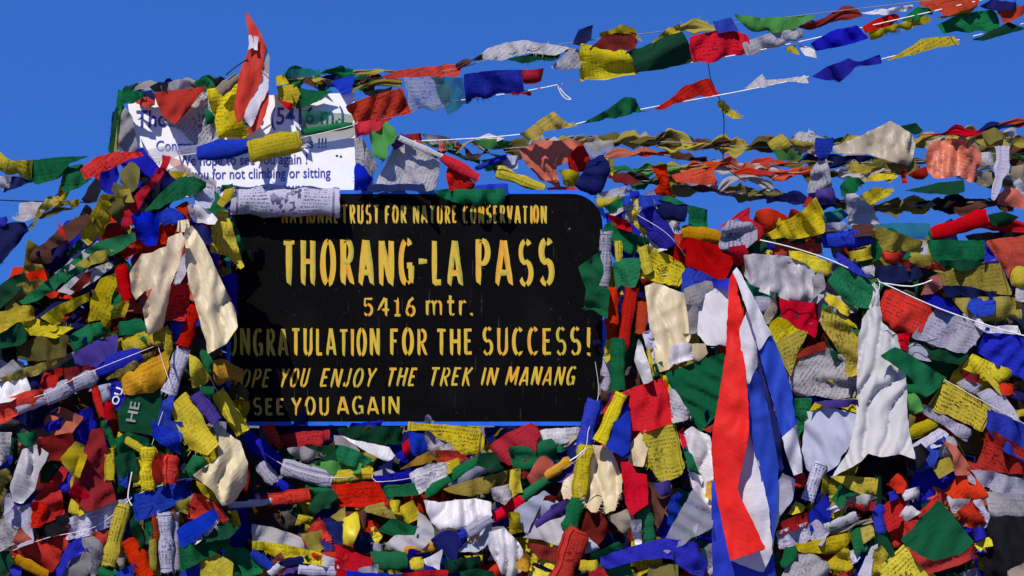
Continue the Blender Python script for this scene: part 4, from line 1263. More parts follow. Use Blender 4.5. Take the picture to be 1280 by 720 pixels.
F('blk', '410,192 440,140 480,85 502,130 470,202 420,222', 'black flag clump at the upper left edge of the bundle')
F('blk', '380,330 412,250 440,215 470,300 420,360', 'black flag edge left of the yellow printed flag in the bundle')
F('oli', '600,60 660,0 690,40 680,120 640,160 600,120', 'dark olive flag between the purple flag and the white board')
F('brn', '150,482 170,440 230,402 290,340 350,300 420,270 442,292 400,342 340,402 250,442 260,502 200,522 165,512', 'dark brown flag bulging from the left flank of the bundle', amp=.02)
F('red', '268,392 290,345 286,310 312,350 322,392', 'red scrap poking up from the dark brown flag')
F('blu', '508,62 590,30 602,60 556,162 500,142', 'purple-blue flag hanging under the flying red flag')
F('oli', '570,112 632,132 662,172 622,272 590,312 545,240', 'olive flag between the yellow printed flag and the dark red drape')
F('oly', '600,150 640,140 660,200 620,200', 'small olive-yellow scrap above the dark red drape')
F('yel', '396,380 510,166 562,180 572,230 556,302 530,352 440,418', 'yellow printed flag high on the left bundle', prt=.4, amp=.014)
F('grn', '335,470 390,400 410,420 380,480', 'small green flag under the yellow printed one on the bundle')
F('dgr', '-20,640 60,580 120,565 130,600 40,690 -20,740', 'dark green flag at the left edge, lower down')
F('oly', '30,720 90,620 200,590 170,680 90,760 10,790', 'mustard flag at the left edge below the dark brown one')
F('red', '120,570 210,545 225,590 150,590', 'red scrap at the lower end of the dark brown flag')
F('lav', '275,560 400,460 480,405 490,420 340,545', 'thin white edge above the long dark green flag')
F('grn', '100,702 340,520 480,410 660,360 662,392 600,442 450,512 200,692 120,716', 'long dark green flag stretched diagonally over the left bundle', amp=.012)
F('oly', '380,520 480,455 560,445 540,490 430,530', 'mustard flag peeking below the long dark green one')
F('gry', '290,650 400,560 545,505 560,520 460,600 350,662', 'grey flag stretched below the long dark green one')
F('dgr', '560,530 600,480 650,540 640,590 580,580', 'small dark green flag right of the grey stretched one')
F('dred', '355,640 420,570 445,560 430,600 380,650', 'dark red scrap below the grey stretched flag')
O(0, 350)
F('dgr', '-20,220 90,210 152,270 100,312 -20,332', 'dark green flag at the left edge below the yellow curves')
F('oli', '80,330 180,280 330,270 320,370 180,400 90,390', 'dark olive flag deep in the left bundle')
F('nav', '180,180 270,110 330,105 300,150 220,190', 'dark purple scrap between two curved yellow flags')
F('yel', '-20,165 120,125 182,130 172,190 90,202 -20,262', 'yellow curved flag at the left edge, upper of two', amp=.014)
F('yel', '95,216 170,180 250,220 352,230 322,252 270,276 150,266', 'yellow curved flag at left, right below the upper curved one')
F('yel', '205,182 300,120 390,80 452,60 440,92 330,162 302,202 260,212', 'yellow printed flag curving up to the right on the left bundle', prt=.5)
F('oly', '-20,495 100,450 300,378 322,384 180,462 -20,512', 'thin mustard flag edge crossing low at the left edge')
F('gry', '-20,460 60,400 100,440 90,470 -10,500', 'grey satin scrap at the left edge above the white one')
F('whi', '-20,520 120,480 142,540 50,592 -20,606', 'white satin scrap at the left edge above the long red flag', kind='satin')
F('grn', '600,210 700,190 732,232 716,292 660,262 602,266', 'green flag left of the cream scarf tail')
F('grn', '340,282 440,222 500,210 552,262 480,302 380,352', 'green flag folded in the middle of the left bundle')
F('pur', '370,362 480,302 580,270 572,352 470,422 380,412', 'dark purple flag under the folded green one')
F('grn', '560,50 600,60 610,120 570,150 550,100', 'dark green scrap beside the red roll above the yellow tapered flag')
F('yel', '545,122 570,142 610,110 636,122 612,182 560,196', 'small yellow flag hooked under the red roll', amp=.016)
R('red', '604,-72 634,104', 58, 'red rolled flag hanging left of the cream satin scarf')
F('yel', '455,82 500,0 570,-30 576,22 546,102 546,242 506,252 500,192 438,202', 'yellow printed flag tapering down to a rolled tip', prt=.6, amp=.014)
F('red', '200,515 230,450 300,445 312,502 250,552 196,542', 'red flag above the white rolled flag at left')
F('dred', '330,440 440,420 470,440 350,500 330,500', 'dark red flag between the red one and the blue roll at left')
F('red', '-20,612 120,560 226,540 222,592 120,642 -20,716', 'long red flag running in from the left edge', amp=.014)
F('oly', '520,496 700,380 852,300 830,342 600,472', 'olive flag edge behind the blue roll at left')
F('yel', '600,290 660,270 740,250 832,230 842,302 740,352 690,362 620,352', 'yellow wrinkled flag above the orange-yellow printed one', amp=.016)
F('gold', '590,472 700,422 830,352 852,382 802,542 660,562 620,562', 'orange-yellow printed flag below the cream scarf', prt=.6)
F('blu', '545,502 602,505 632,562 602,642 565,650', 'navy cloth with white letters left of the green lettered cloth', name='printed_cloth', cat='cloth', amp=.005, curl=0, fray=0)
F('dgr', '590,640 660,560 812,550 792,720 772,772 600,750', 'dark green cloth with grey letters under the orange-yellow flag', name='printed_cloth', cat='cloth', amp=.005, curl=0, fray=0)
R('lav', '85,655 232,600', 40, 'thin lavender rolled flag below the long red flag')
R('lav', '482,470 228,592', 78, 'white printed rolled flag on the string running in from the left', prt=.7)
R('blu', '702,368 480,452', 80, 'blue rolled flag on the string left of the orange-yellow flag')
F('sht', '498,525 545,515 552,592 520,600', 'pale scrap between two red rolls at left')
R('red', '470,520 512,682', 38, 'red rolled flag, left of two hanging beside the lettered cloth')
R('red', '545,590 545,692', 44, 'red rolled flag, right of two hanging beside the lettered cloth')
F('blu', '862,190 942,200 920,292 860,302', 'blue flag under the red block below the cream scarf knot')
F('red', '850,30 930,20 946,80 940,132 920,192 835,186 838,100', 'red block of flag hanging between the tails of the cream scarf', amp=.02)
R('red', '985,135 915,330', 70, 'red rolled flag slanting down right of the red block')
F('yel', '840,250 860,255 862,340 835,400 828,330', 'narrow yellow flag left of the white printed roll')
F('blu', '810,602 866,580 852,700 904,705 900,800 800,800 782,742', 'blue flag hanging from the white printed roll', amp=.016)
R('lav', '915,345 842,565', 78, 'white printed rolled flag hanging below the cream scarf', prt=.8)
F('grn', '1000,342 1042,360 1072,422 1052,462 1010,402', 'dark green scrap below the cream scarf tip')
F('yel', '945,362 1000,402 1062,496 1002,532 965,522', 'yellow printed triangle below the cream scarf', prt=.4)
F('grn', '1005,532 1060,530 1062,582 1020,582', 'small green scrap between yellow flag and yellow roll')
F('yel', '1165,602 1200,590 1232,592 1246,642 1225,696 1190,662', 'small yellow printed flag at the lower left of the black board', prt=.6)
R('pur', '980,565 1080,705', 76, 'purple rolled flag at the lower left of the black board', taper=.8)
F('oli', '1150,530 1210,520 1240,560 1235,590 1160,580', 'dark flag edge at the left rim of the black board')
F('gold', '1070,402 1112,390 1226,450 1182,512 1070,532 1060,462', 'bright yellow flag pointing at the black board below the cream scarf', amp=.02)
F('yel', '845,632 932,552 1012,702 1082,812 1030,862 950,862 900,770', 'large yellow printed flag hanging left of the blue and yellow rolls', prt=.35, amp=.012)

# upper bundle beside the white board
O(0, 200)
F('blu', '665,272 740,256 792,290 776,412 730,416 690,372', 'blue crumpled flag left of the cream scarf knot', amp=.02)
F('red', '600,352 622,250 682,160 760,90 802,10 815,-24 842,-16 832,20 792,92 730,162 690,242 662,312', 'dark red drape climbing from the bundle over the white board', amp=.016)
F('pink', '800,-20 845,-25 900,0 962,50 952,78 900,55 860,20', 'pink translucent flag arching over the white board text', kind='gauze')
F('gry', '830,50 900,22 972,62 1052,102 1092,162 1086,184 1000,100 920,62', 'grey translucent flag arching above the green one on the bundle', kind='gauze')
F('yel', '790,130 825,70 870,55 936,65 880,96 820,126', 'yellow flag under the pink arch')
F('sht', '960,160 1010,130 1060,150 1075,220 1050,240 980,215', 'grey scrap between the green flag and the yellow one beside the big white roll')
F('nav', '960,312 1050,330 1062,402 1020,412', 'navy scrap right of the cream scarf knot')
F('blk', '1070,302 1116,346 1062,372', 'black triangle left of the hanging yellow printed flag')
F('red', '780,392 810,305 872,330 852,372 800,432 700,442 625,502 625,482 690,432', 'bright red flag left of the cream scarf', amp=.016)
F('red', '655,340 680,335 690,400 660,460 640,420', 'dark red narrow scrap left of the blue crumpled flag')
F('grn', '725,250 790,180 890,86 960,85 1016,110 1012,152 920,182 800,236', 'green flag swept to the right under the grey arch', amp=.014)
F('blu', '785,262 860,236 922,265 916,312 820,318', 'bright blue scrap above the cream scarf', amp=.02)
F('red', '870,240 930,205 946,230 962,270 942,292 920,265', 'small red scrap above the cream scarf knot', amp=.02)
F('grn', '1110,122 1168,116 1160,152 1100,160', 'dark green scrap left of the big white printed roll')
F('yel', '1090,210 1120,150 1165,140 1168,168 1110,225', 'yellow scrap left of the big white printed roll')
F('yel', '1050,372 1060,290 1090,256 1132,260 1162,372 1207,524 1190,537 1132,472 1050,457', 'yellow printed flag hanging over the left edge of the black board', prt=.5)
O(140, 90)
R('lav', '596,640 1138,652', 152, 'big white printed roll lying across the top left rim of the black board', prt=.9, d=.06, flat=.7, loose=.1)

# cream satin scarf with a knot and two hanging tails
def scarf(label, pieces, grp=None, name='ceremonial_scarf', kind='satin'):
    r = seed()
    root = None
    for nm, col, txt, kw in pieces:
        P = pts(txt)
        if len(P[0]) == 3:
            poly = [(p[0] - p[2] / 2, p[1]) for p in P] + [(p[0] + p[2] / 2, p[1]) for p in reversed(P)]
            pl = lay(poly, .03, .03)
            v, f, u = ribbon(P, pl, r, twist=kw.get('twist', 0), pleats=kw.get('pleats', 2), depth=kw.get('depth', .15), ragged=kw.get('ragged', .12), step=3, na=22)
        else:
            poly = [(p[0], p[1]) for p in P]
            pl = lay(poly, kw.get('lift', .02), .02)
            v, f, u = sheet(poly, pl, r, amp=kw.get('amp', .024), step=3.2, rough=.32, drape=True, crisp=True, scallop=.5, folds=kw.get('folds', 2), fray=kw.get('fray', 0))
        if root is None:
            c = sum((Vector(q) for q in v), Vector()) / len(v)
            root = empty(name, c); note(label); tag(root, label, 'scarf', grp)
        link_mesh(nm, [Vector(q) - root.location for q in v], f, cloth(col, 0, kind), u, parent=root)
    return root
O(0, 200)
F('lav', '905,482 936,460 922,562 890,622 870,602', 'lavender strip between the two tails of the cream scarf')
SG = 'silky scarves tied to the heap'
scarf('cream satin scarf knotted left of the black board, two broad tails hanging', [
    ('tail', 'crm', '905,360 838,388 828,432 760,462 705,470 650,562 662,660 685,694 722,650 765,640 715,740 742,870 812,838 834,740 852,620 900,500 922,392', dict(amp=.030, folds=2.5, lift=.09)),
    ('tail', 'crm', '925,342 962,330 1002,382 1062,502 1142,680 1178,740 1182,830 1130,912 1040,962 1012,862 980,752 952,640 930,520 922,400', dict(amp=.028, folds=1.6, lift=.07)),
    ('knot', 'crm', '915,300,50 918,330,66 916,360,60', dict(depth=.3)),
], SG)
F('whi', '945,222 972,215 1040,250 1076,286 1062,306 985,309 955,270', 'white satin end of cloth sticking out right of the cream scarf knot', kind='satin', amp=.018)

# letters on the two lettered cloths
def cloth_letters():
    for o in list(COL.objects):
        if o.get('label', '').startswith('navy cloth with white'): nv = o
        if o.get('label', '').startswith('dark green cloth with grey'): dg = o
    def onto(target, body, x0, y0, ang, h, ln, mat):
        import mathutils
        bpy.context.view_layer.update()
        dpt = max(-(target.location.y + v.co.y) for v in target.data.vertices)
        ca, sa = math.cos(ang), math.sin(ang)
        bt = mathutils.bvhtree.BVHTree.FromPolygons([target.location + v.co for v in target.data.vertices], [list(p.vertices) for p in target.data.polygons])
        def place(qx, qy):
            lx, ly = qx - x0, qy - y0
            p = U(x0 + lx * ca + ly * sa, y0 - lx * sa + ly * ca, dpt)
            hit = bt.ray_cast(Vector((p.x, -3, p.z)), Vector((0, 1, 0)))
            y = hit[0].y if hit[0] else -dpt
            return Vector((p.x, y - .006, p.z)) - target.location
        o = text_mesh('letters', body, x0, x0 + ln, y0 - h, y0, 0, mat, target, 0, .02, U_=place)
    GL = plain('grey_letter_print', (.20, .24, .22), .8, .1)
    onto(dg, 'HE', 168, 528, math.radians(80), 12, 25, GL)
    onto(nv, 'OU', 147, 507, math.radians(72), 9, 22, plain('white_letter_print', (.72, .72, .74), .8, .1))
import mathutils.bvhtree
cloth_letters()
# ------------------------------------------------------------------ bottom left
O(0, 540)
F('gry', '-20,0 50,0 40,120 -20,180', 'grey flag at the left edge above the mustard one, low down')
F('blu', '-10,160 60,110 40,190 -20,210', 'blue scrap at the left edge beside the grey flag')
F('oly', '-20,200 45,180 50,230 0,340 -20,345', 'mustard flag at the left edge, low down')
F('grn', '90,10 180,-10 190,40 140,60 100,50', 'green scrap above the crumpled pale scarf at lower left')
F('dred', '190,30 350,0 360,60 300,130 200,120', 'dark red flag right of the crumpled pale scarf')
F('dgr', '200,200 260,130 300,150 250,240 200,260', 'dark green scrap between pale scarf and dark red flag')
F('grn', '560,40 640,0 740,30 700,120 600,110', 'green flag under the slanted small yellow roll')
F('dgr', '575,120 660,90 680,180 640,260 580,320 560,200', 'dark green flag behind the yellow printed rolls at lower left')
F('lav', '20,330 40,310 60,360 20,400', 'small lavender scrap below the crumpled pale scarf')
F('blu', '280,230 320,160 356,200 342,292 300,302', 'blue scrap left of the big dark red triangle')
F('yel', '300,130 370,52 416,70 392,160 364,262 348,200', 'yellow gauze flag left of the big dark red triangle', kind='gauze')
F('yel', '355,240 405,100 420,120 385,220 350,280', 'yellow edge along the big dark red triangle')
scarf('crumpled pale grey scarf hanging at lower left', [('tail', 'gry', '80,180 110,90 180,65 237,110 190,202 170,282 112,352 60,342 48,270', dict(amp=.03))], SG)
F('red', '162,402 180,320 240,250 312,160 332,190 292,270 312,402 200,462 158,462', 'red flag below the crumpled pale scarf')
F('red', '160,350 300,340 310,400 200,462 158,462', 'folded lower edge of red flag at lower left', lift=.01)
F('yel', '340,392 356,335 432,386 380,416', 'yellow corner under the big dark red triangle', prt=.4)
F('dred', '450,-10 505,-20 522,62 542,222 572,332 480,372 430,382 352,302 400,150', 'big dark red triangle of flag hanging at lower left', amp=.018)
F('red', '355,282 400,268 482,350 450,382 400,352', 'bright red fold at the foot of the big dark red triangle')
R('grn', '530,-20 570,80', 38, 'narrow green rolled flag above a yellow roll at lower left')
R('yel', '550,80 550,238', 52, 'yellow rolled flag hanging straight down beside the dark red triangle')
F('blu', '590,150 620,140 650,290 600,240', 'blue strip between two yellow rolls at lower left')
R('yel', '590,15 712,90', 40, 'small slanted yellow roll above the lower left string', prt=.3)
F('yel', '670,140 712,110 722,250 660,262', 'yellow folded flag left of the yellow printed roll', prt=.4)
R('yel', '742,78 742,288', 76, 'yellow printed rolled flag hanging above the blue flag at lower left', prt=.7)
F('blu', '765,-60 790,-20 882,0 892,112 800,62 760,20', 'blue triangle hanging below the left yellow flag')
F('dred', '760,100 830,110 830,220 770,270', 'dark red scrap left of the short red roll')
R('red', '860,118 852,255', 80, 'short red rolled flag above the blue flag at lower left')
F('grn', '905,212 960,120 1012,130 1012,182 930,232', 'green flag below the large yellow printed flag')
F('dgr', '895,60 935,80 950,140 920,170', 'dark green scrap left of the large yellow printed flag')
# cream scarf 2
F('sht', '1070,-60 1130,-50 1130,70 1090,70', 'pale strip above the second cream scarf')
scarf('second cream scarf, bunched left of the dark hollow below the black board', [('tail', 'crm', '1092,-40 1130,0 1200,50 1240,150 1232,252 1182,342 1112,362 1070,292 970,212 1030,170 1100,122', dict(amp=.034, folds=2.5))], SG)
F('yel', '975,240 1020,260 1080,290 1090,350 1040,330', 'yellow scrap below the second cream scarf')
F('red', '960,300 1030,320 1110,380 1140,440 1090,440 950,420', 'red flag behind the blue white-edged flag at lower left')
F('brn', '740,400 800,390 860,360 880,420 800,480 750,470', 'dark brown scrap under the blue flag at lower left')
F('oly', '880,350 940,330 935,400 890,380', 'mustard scrap under the blue flag at lower left')
F('yel', '1120,395 1180,390 1196,450 1150,460', 'yellow scrap under the lavender roll at lower left')
F('red', '470,500 540,490 562,542 520,582', 'red scrap left of the yellow printed diagonal roll')
F('dgr', '655,402 690,442 732,562 702,582 660,482', 'dark green strip under the joint of white and blue flags')
F('blk', '160,470 330,400 340,470 200,540', 'black flag standing in for a dark hollow above the lower left red flag')  # black colour stands for the shade in the hollow
F('gry', '-20,440 30,430 92,482 80,542 -20,600', 'pale blue-grey flag at the left edge near the bottom')
F('lav', '20,402 162,350 156,442 162,540 90,562 80,472 30,442', 'lavender crumpled flag near the bottom left corner', prt=.3)
F('sal', '65,545 100,470 160,550 90,570', 'salmon scrap in the lavender crumpled flag')
F('dgr', '-20,600 40,590 62,642 30,740 -20,740', 'dark green flag in the bottom left corner')
F('blu', '60,640 110,640 100,740 50,740', 'blue scrap at the bottom left corner')
F('blu', '280,690 340,560 402,530 422,590 340,642 280,760', 'blue curved flag right of the lower left red flag')
F('gry', '296,700 350,622 420,600 442,642 442,740 296,740', 'grey fringed flag at the bottom left', kind='gauze')
F('gry', '400,530 470,520 522,580 502,652 460,740 440,602', 'grey flag bent over beside the blue curve at bottom left')
F('blu', '560,720 620,680 670,660 670,740 560,760', 'blue scrap at the bottom below the diagonal yellow roll')
F('tan', '580,640 620,560 640,620 600,680', 'tan scrap right of the diagonal yellow roll')
F('grn', '470,740 500,670 550,700 560,740', 'green scrap at the bottom left of the diagonal yellow roll')
F('red', '55,602 200,530 332,470 342,540 260,692 150,692 100,642', 'red flag spread on the string at the bottom left', amp=.014)
R('gold', '78,632 234,716', 52, 'yellow rolled flag over the red one in the bottom left corner')
R('red', '640,540 742,725', 92, 'red rolled flag at the bottom left of the white rolls')
R('grn', '745,440 748,560', 46, 'green rolled flag above a small yellow roll at the bottom left')
R('oly', '762,540 766,682', 42, 'small yellow rolled flag left of the white printed rolls at the bottom')
R('ored', '770,420 782,545', 30, 'thin orange rolled flag below the blue flag at lower left')
F('blu', '662,315 800,272 962,230 960,312 830,372 680,442', 'blue flag hanging flat on the lower left string', amp=.012, soft=.02)
F('lav', '630,330 480,372 340,430 332,526 450,502 590,442 642,402', 'white printed flag hanging on the lower left string before the blue one', prt=.6, soft=.02)
cord(None, 'white string knotted where the white and blue flags meet at lower left', .62, raw=[(165, 590), (162, 606), (160, 622), (165, 632)], kind='string_white')
R('yel', '622,362 544,668', 80, 'yellow printed rolled flag slanting down from the lower left string', prt=.8, taper=1.05)
R('lav', '878,398 884,690', 40, 'thin white rolled flag, right of the white printed roll at the bottom')
R('lav', '822,402 836,700', 76, 'white printed rolled flag standing upright at the bottom left', prt=.9)
F('dgr', '1018,512 1120,450 1182,470 1142,520 1030,542', 'dark green flag above the long green one at lower left')
F('whi', '905,560 1000,500 1088,438 1100,452 990,540 915,578', 'white edge strip under the blue flag at lower left')
F('blu', '888,480 1062,385 1097,430 1002,502 922,562 898,560', 'blue flag with a white edge at lower left', amp=.014)
F('grn', '898,572 1030,540 1142,520 1162,550 1092,592 1020,632 908,684', 'green flag sweeping left from the dark hollow at lower left', amp=.016)
F('blu', '905,700 990,660 1010,740 900,740', 'blue-black scrap at the bottom under the sweeping green flag')
F('yel', '1008,642 1070,602 1152,652 1152,740 1002,740', 'yellow crumpled flag at the bottom, left of the green ones', amp=.03, prt=.3)
F('grn', '1120,560 1162,570 1212,662 1232,740 1170,740 1130,642', 'green flag hanging at the bottom, left of two dark green ones')
F('grn', '1168,580 1222,575 1302,642 1302,692 1220,714', 'green flag at the bottom below the yellow printed roll')
R('lav', '1112,372 1356,348', 36, 'thin lavender rolled flag crossing the dark hollow')
O(320, 540)
# ------------------------------------------------------------------ bottom middle
O(240, 430)
F('red', '350,410 402,400 452,502 440,522 400,490', 'dark red slanted flag at the lower left corner of the black board')
F('red', '438,452 560,436 692,430 692,502 560,512 450,522', 'red flag hanging from the lower rim of the black board', amp=.012)
F('dgr', '700,420 850,412 1062,415 1062,492 900,482 760,452', 'dark green flag along the lower rim of the black board', d=.07)
F('nav', '1060,440 1100,440 1110,500 1060,510', 'navy scrap at the lower rim left of the yellow printed flag')
F('red', '1050,500 1085,470 1100,520 1060,560', 'red scrap left of the teal-blue flag under the board')
F('dgr', '440,520 560,515 700,505 760,560 640,580 480,560', 'dark green flag below the red one under the board')
F('gry', '480,520 560,510 640,540 660,580 540,590', 'grey and white scraps under the red flag below the board', prt=.5)
F('lgr', '580,600 700,580 840,590 830,630 700,640', 'green flag above the yellow roll under the board')
F('gry', '705,456 770,462 830,520 800,525 730,515', 'grey gauze half of the glossy white cloth under the board', kind='gauze')
F('grn', '720,500 800,520 900,570 840,610 740,580', 'dark green translucent flag below the glossy white cloth')
F('nav', '930,610 1000,580 1015,540 1000,640 940,660', 'navy flag behind the tip of the glossy white cloth')
F('whi', '740,455 800,475 980,515 1016,560 970,592 920,562 830,505', 'glossy white cloth strip pointing down right below the board', kind='satin', amp=.008, lift=.03)
F('gry', '910,640 960,620 1010,640 990,690 920,690', 'grey scrap under the glossy white cloth')
R('lav', '340,602 412,692', 64, 'white printed rolled flag below the long blue roll', prt=.7)
R('blu', '430,690 474,722', 40, 'short blue rolled flag after the white printed one in the dark hollow')
R('yel', '128,240 258,442', 80, 'yellow rolled flag on the string at the lower left corner of the black board')
R('blu', '262,458 440,602', 84, 'blue rolled flag on the string below the black board corner')
R('lav', '450,616 700,682', 80, 'white printed rolled flag on the string below the black board', prt=.6)
O(320, 540)
F('blu', '770,0 835,10 852,70 800,112 780,82', 'teal-blue scrap hanging below the black board')
F('blu', '722,85 770,112 760,142 728,132', 'small blue scrap below the teal-blue one')
F('gold', '728,182 780,140 900,70 926,126 840,152', 'orange-yellow gauze flag above the white printed one in the middle', prt=.4, kind='gauze')
F('red', '905,90 1000,90 1062,130 960,142 915,142', 'red flag behind the orange-yellow gauze one')
F('grn', '620,272 800,250 802,302 640,314', 'dark green flag under the blue roll in the middle')
F('dgr', '248,402 300,310 380,290 402,322 330,372 268,424', 'dark green flag right of the red roll in the dark hollow')
F('yel', '192,462 210,415 272,430 265,462', 'small yellow scrap in the dark hollow')
R('red', '268,318 30,346', 78, 'red rolled flag in the dark hollow under the board', taper=.6)
R('yel', '384,228 582,205', 62, 'yellow printed rolled flag on the string below the black board', prt=.6)
R('blu', '600,250 782,222', 58, 'navy-blue rolled flag on the string in the middle')
F('oly', '498,382 640,352 722,410 742,442 620,412', 'olive flag under the red one in the middle')
F('oly', '380,420 440,370 450,430 420,450', 'mustard scrap left of the yellow strips in the middle')
F('red', '384,262 602,245 657,352 560,357 430,362', 'red flag hanging on the string under the yellow printed roll', amp=.014)
F('sht', '958,262 1120,160 1172,180 1132,222 980,264', 'pale grey sheet right of the long green roll')
F('gry', '640,562 700,512 790,510 812,400 862,420 882,522 802,592 660,592', 'pale blue-grey sheet in the middle of the bottom', kind='nylon', amp=.012)
F('yel', '925,155 1005,133 1012,170 960,196', 'yellow fold right of the white printed flag in the middle')
F('whi', '768,202 860,160 952,150 962,212 860,272 798,304', 'white printed flag on the string in the middle of the bottom', prt=.7)
R('grn', '850,312 1134,130', 48, 'long thin green rolled flag slanting up right in the middle')
F('dgr', '1120,110 1180,100 1220,140 1150,170 1110,150', 'dark green end of flag above the long green roll')
F('oly', '940,286 1060,240 1190,210 1272,185 1292,240 1202,292 1080,312 1000,304', 'olive-yellow gauze flag right of the long green roll', amp=.016)
F('gry', '1180,280 1260,260 1290,300 1240,350 1170,320', 'silver-brown crumple on the olive-yellow gauze flag', amp=.03)
F('nav', '350,450 430,445 432,542 390,562', 'navy flag left of the yellow strips in the middle')
F('ored', '258,482 310,430 352,480 372,532 320,534', 'orange-red flag in the middle below the dark hollow')
F('oly', '235,512 322,490 332,572 270,582', 'pale yellow frayed flag below the orange-red one', fray=.8)
F('pur', '330,540 380,560 370,620 330,600', 'dark purple scrap right of the pale yellow frayed flag')
F('nav', '480,532 552,502 592,562 572,602 500,592', 'dark blue crumpled flag in the middle of the bottom', amp=.02)
F('brn', '440,400 540,390 560,470 500,500', 'dark brown scrap between the yellow strips and the yellow knot')
F('yel', '438,430 500,400 512,472 480,562 440,542', 'yellow shiny strips hanging in the middle of the bottom', amp=.026, kind='satin')
F('red', '545,450 580,440 600,480 560,490', 'red scrap above the yellow knot in the middle')
F('yel', '548,482 592,470 632,522 602,547 558,532', 'yellow knot of flag in the middle of the bottom', amp=.02)
F('grn', '608,492 680,430 812,480 780,532 680,512', 'green flag above the pale blue-grey sheet', amp=.014)
F('lav', '575,545 640,560 635,600 590,580', 'small white striped scrap below the yellow knot', prt=.5)
F('yel', '658,342 722,335 722,402 690,392', 'small yellow flag, left of two under the navy-blue roll')
F('yel', '726,372 792,330 817,412 760,447 722,422', 'yellow printed flag, right of two under the navy-blue roll', prt=.5)
F('sht', '1008,592 1100,502 1172,460 1172,582 1050,597', 'pale grey sheet under the silver scarf', kind='nylon')
scarf('silvery white satin scarf crumpled in the middle of the bottom', [('tail', 'whi', '842,340 920,350 1000,340 1092,333 1172,350 1177,412 1060,492 962,472 900,502 872,432', dict(amp=.036, folds=3.2))], SG)
T('crm', '1060,545,40 1090,530,50 1110,500,40', 'gold-brown tangle of threads under the silvery scarf', twist=.8)
F('nav', '880,532 950,490 1052,502 1012,572 992,642 930,602', 'dark blue crumple at the end of the lavender roll', amp=.022)
R('blu', '1020,520 1062,498', 50, 'short blue end of roll beside the lavender roll')
R('lav', '1060,502 1172,432', 62, 'lavender rolled flag after the short blue roll', taper=.9)
F('yel', '758,632 832,620 834,692 788,702', 'small yellow flag hanging below the yellow roll at the bottom', amp=.016)
F('gry', '830,640 925,590 910,680 860,660', 'grey plastic scrap right of the small hanging yellow flag', kind='satin')
R('gold', '740,602 902,568', 50, 'yellow rolled flag at the bottom middle')
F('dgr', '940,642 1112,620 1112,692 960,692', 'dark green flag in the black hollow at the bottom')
F('red', '398,562 470,590 576,630 576,682 480,692 403,682', 'red printed flag at the bottom middle', amp=.016)
R('grn', '578,640 752,640', 84, 'dark green printed roll at the bottom middle', taper=.95)
F('gry', '-10,460 100,480 222,522 242,572 100,552 -10,542', 'dark grey fringed flag below the dark hollow', fray=.5)
F('yel', '-10,545 130,560 302,590 342,612 332,654 180,632 -10,582', 'long yellow printed flag at the bottom, below the dark grey one', prt=.6)
R('blu', '-20,600 92,690', 50, 'blue rolled flag at the bottom, left of the navy roll')
R('nav', '108,664 262,640', 50, 'navy rolled flag at the bottom under the long yellow flag')
R('whi', '70,710 120,665', 40, 'small white knot between blue and navy rolls at the bottom')
F('lav', '335,615 400,630 410,670 340,660', 'small lavender scrap left of the red printed flag at the bottom')
R('lav', '215,688 405,698', 54, 'lavender rolled flag at the bottom edge under the navy roll')
F('red', '390,690 470,700 480,760 390,760', 'red scrap at the bottom edge right of the lavender roll')
F('whi', '520,682 600,660 607,730 530,740', 'white scrap at the bottom edge under the dark green printed roll')
F('blu', '455,690 560,700 770,712 770,750 460,740', 'blue strip of flag along the bottom edge in the middle')
F('red', '740,704 850,690 952,688 942,740 740,745', 'red strip of flag along the bottom edge in the middle')
F('grn', '1020,700 1110,680 1200,700 1190,745 1030,745', 'green scrap at the bottom edge in the middle')
scarf('white scarf hanging at the bottom below the red roll in the middle', [('tail', 'whi', '1168,500 1242,480 1302,542 1330,590 1322,690 1290,742 1230,702 1200,642 1166,572', dict(amp=.034, folds=2.4))], SG)
O(480, 440)
F('nav', '510,375 640,380 640,420 520,440', 'dark navy flag under the lower rim of the black board')
F('yel', '122,346 240,360 360,366 472,370 502,430 500,492 440,532 330,462 220,387 106,397', 'yellow printed flag draped over the lower rim of the black board', prt=.9, amp=.012, lift=.03)
F('dred', '640,560 750,520 740,580 700,620 650,600', 'dark red scrap below the big red flag under the board')
F('whi', '788,386 990,375 982,402 930,432 830,472 775,442', 'white printed flag under the lower right rim of the black board', prt=.6)
F('crm', '905,440 970,415 960,450 900,470', 'cream scrap under the white printed flag at the lower right of the board')
F('grn', '840,470 900,450 905,475 850,495', 'small green scrap under the white printed flag at the lower right of the board')
F('red', '518,472 620,402 730,350 782,380 757,442 747,512 620,557 560,512', 'big red flag hanging from the lower rim of the black board', amp=.016, lift=.03)
# ------------------------------------------------------------------ middle right of the bottom
O(640, 540)
F('gry', '60,522 170,452 282,410 260,562 130,532', 'dark grey sheet under the pale one below the orange-yellow roll', kind='nylon')
F('sht', '8,390 160,290 252,370 170,452 70,502', 'pale blue-white sheet below the green roll', kind='nylon', amp=.010)
F('sht', '362,600 372,520 442,592', 'pale triangle right of the fat red roll')
F('yel', '-10,190 35,180 46,292 -10,322', 'mustard flag left of the salmon flag at lower middle')
F('yel', '-10,402 30,400 46,482 -10,502', 'yellow scrap left of the pale blue-white sheet')
F('sal', '75,222 130,130 182,110 202,190 160,242 100,272', 'salmon flag left of the orange-yellow roll')
F('nav', '200,122 330,30 402,0 402,42 330,92 220,172', 'navy flag below the white printed one at the lower right of the board')
F('pur', '228,242 330,90 332,202 270,252', 'violet flag between the orange-yellow roll and the cream scarf')
F('dred', '70,552 250,580 232,632 140,622', 'dark red strip left of the fat red roll')
F('yel', '90,682 170,632 242,640 202,740 80,740', 'yellow printed flag at the bottom, left of the fat red roll', prt=.5)
F('yel', '338,642 432,635 422,702 330,712', 'yellow printed flag at the bottom, right of the fat red roll', prt=.5)
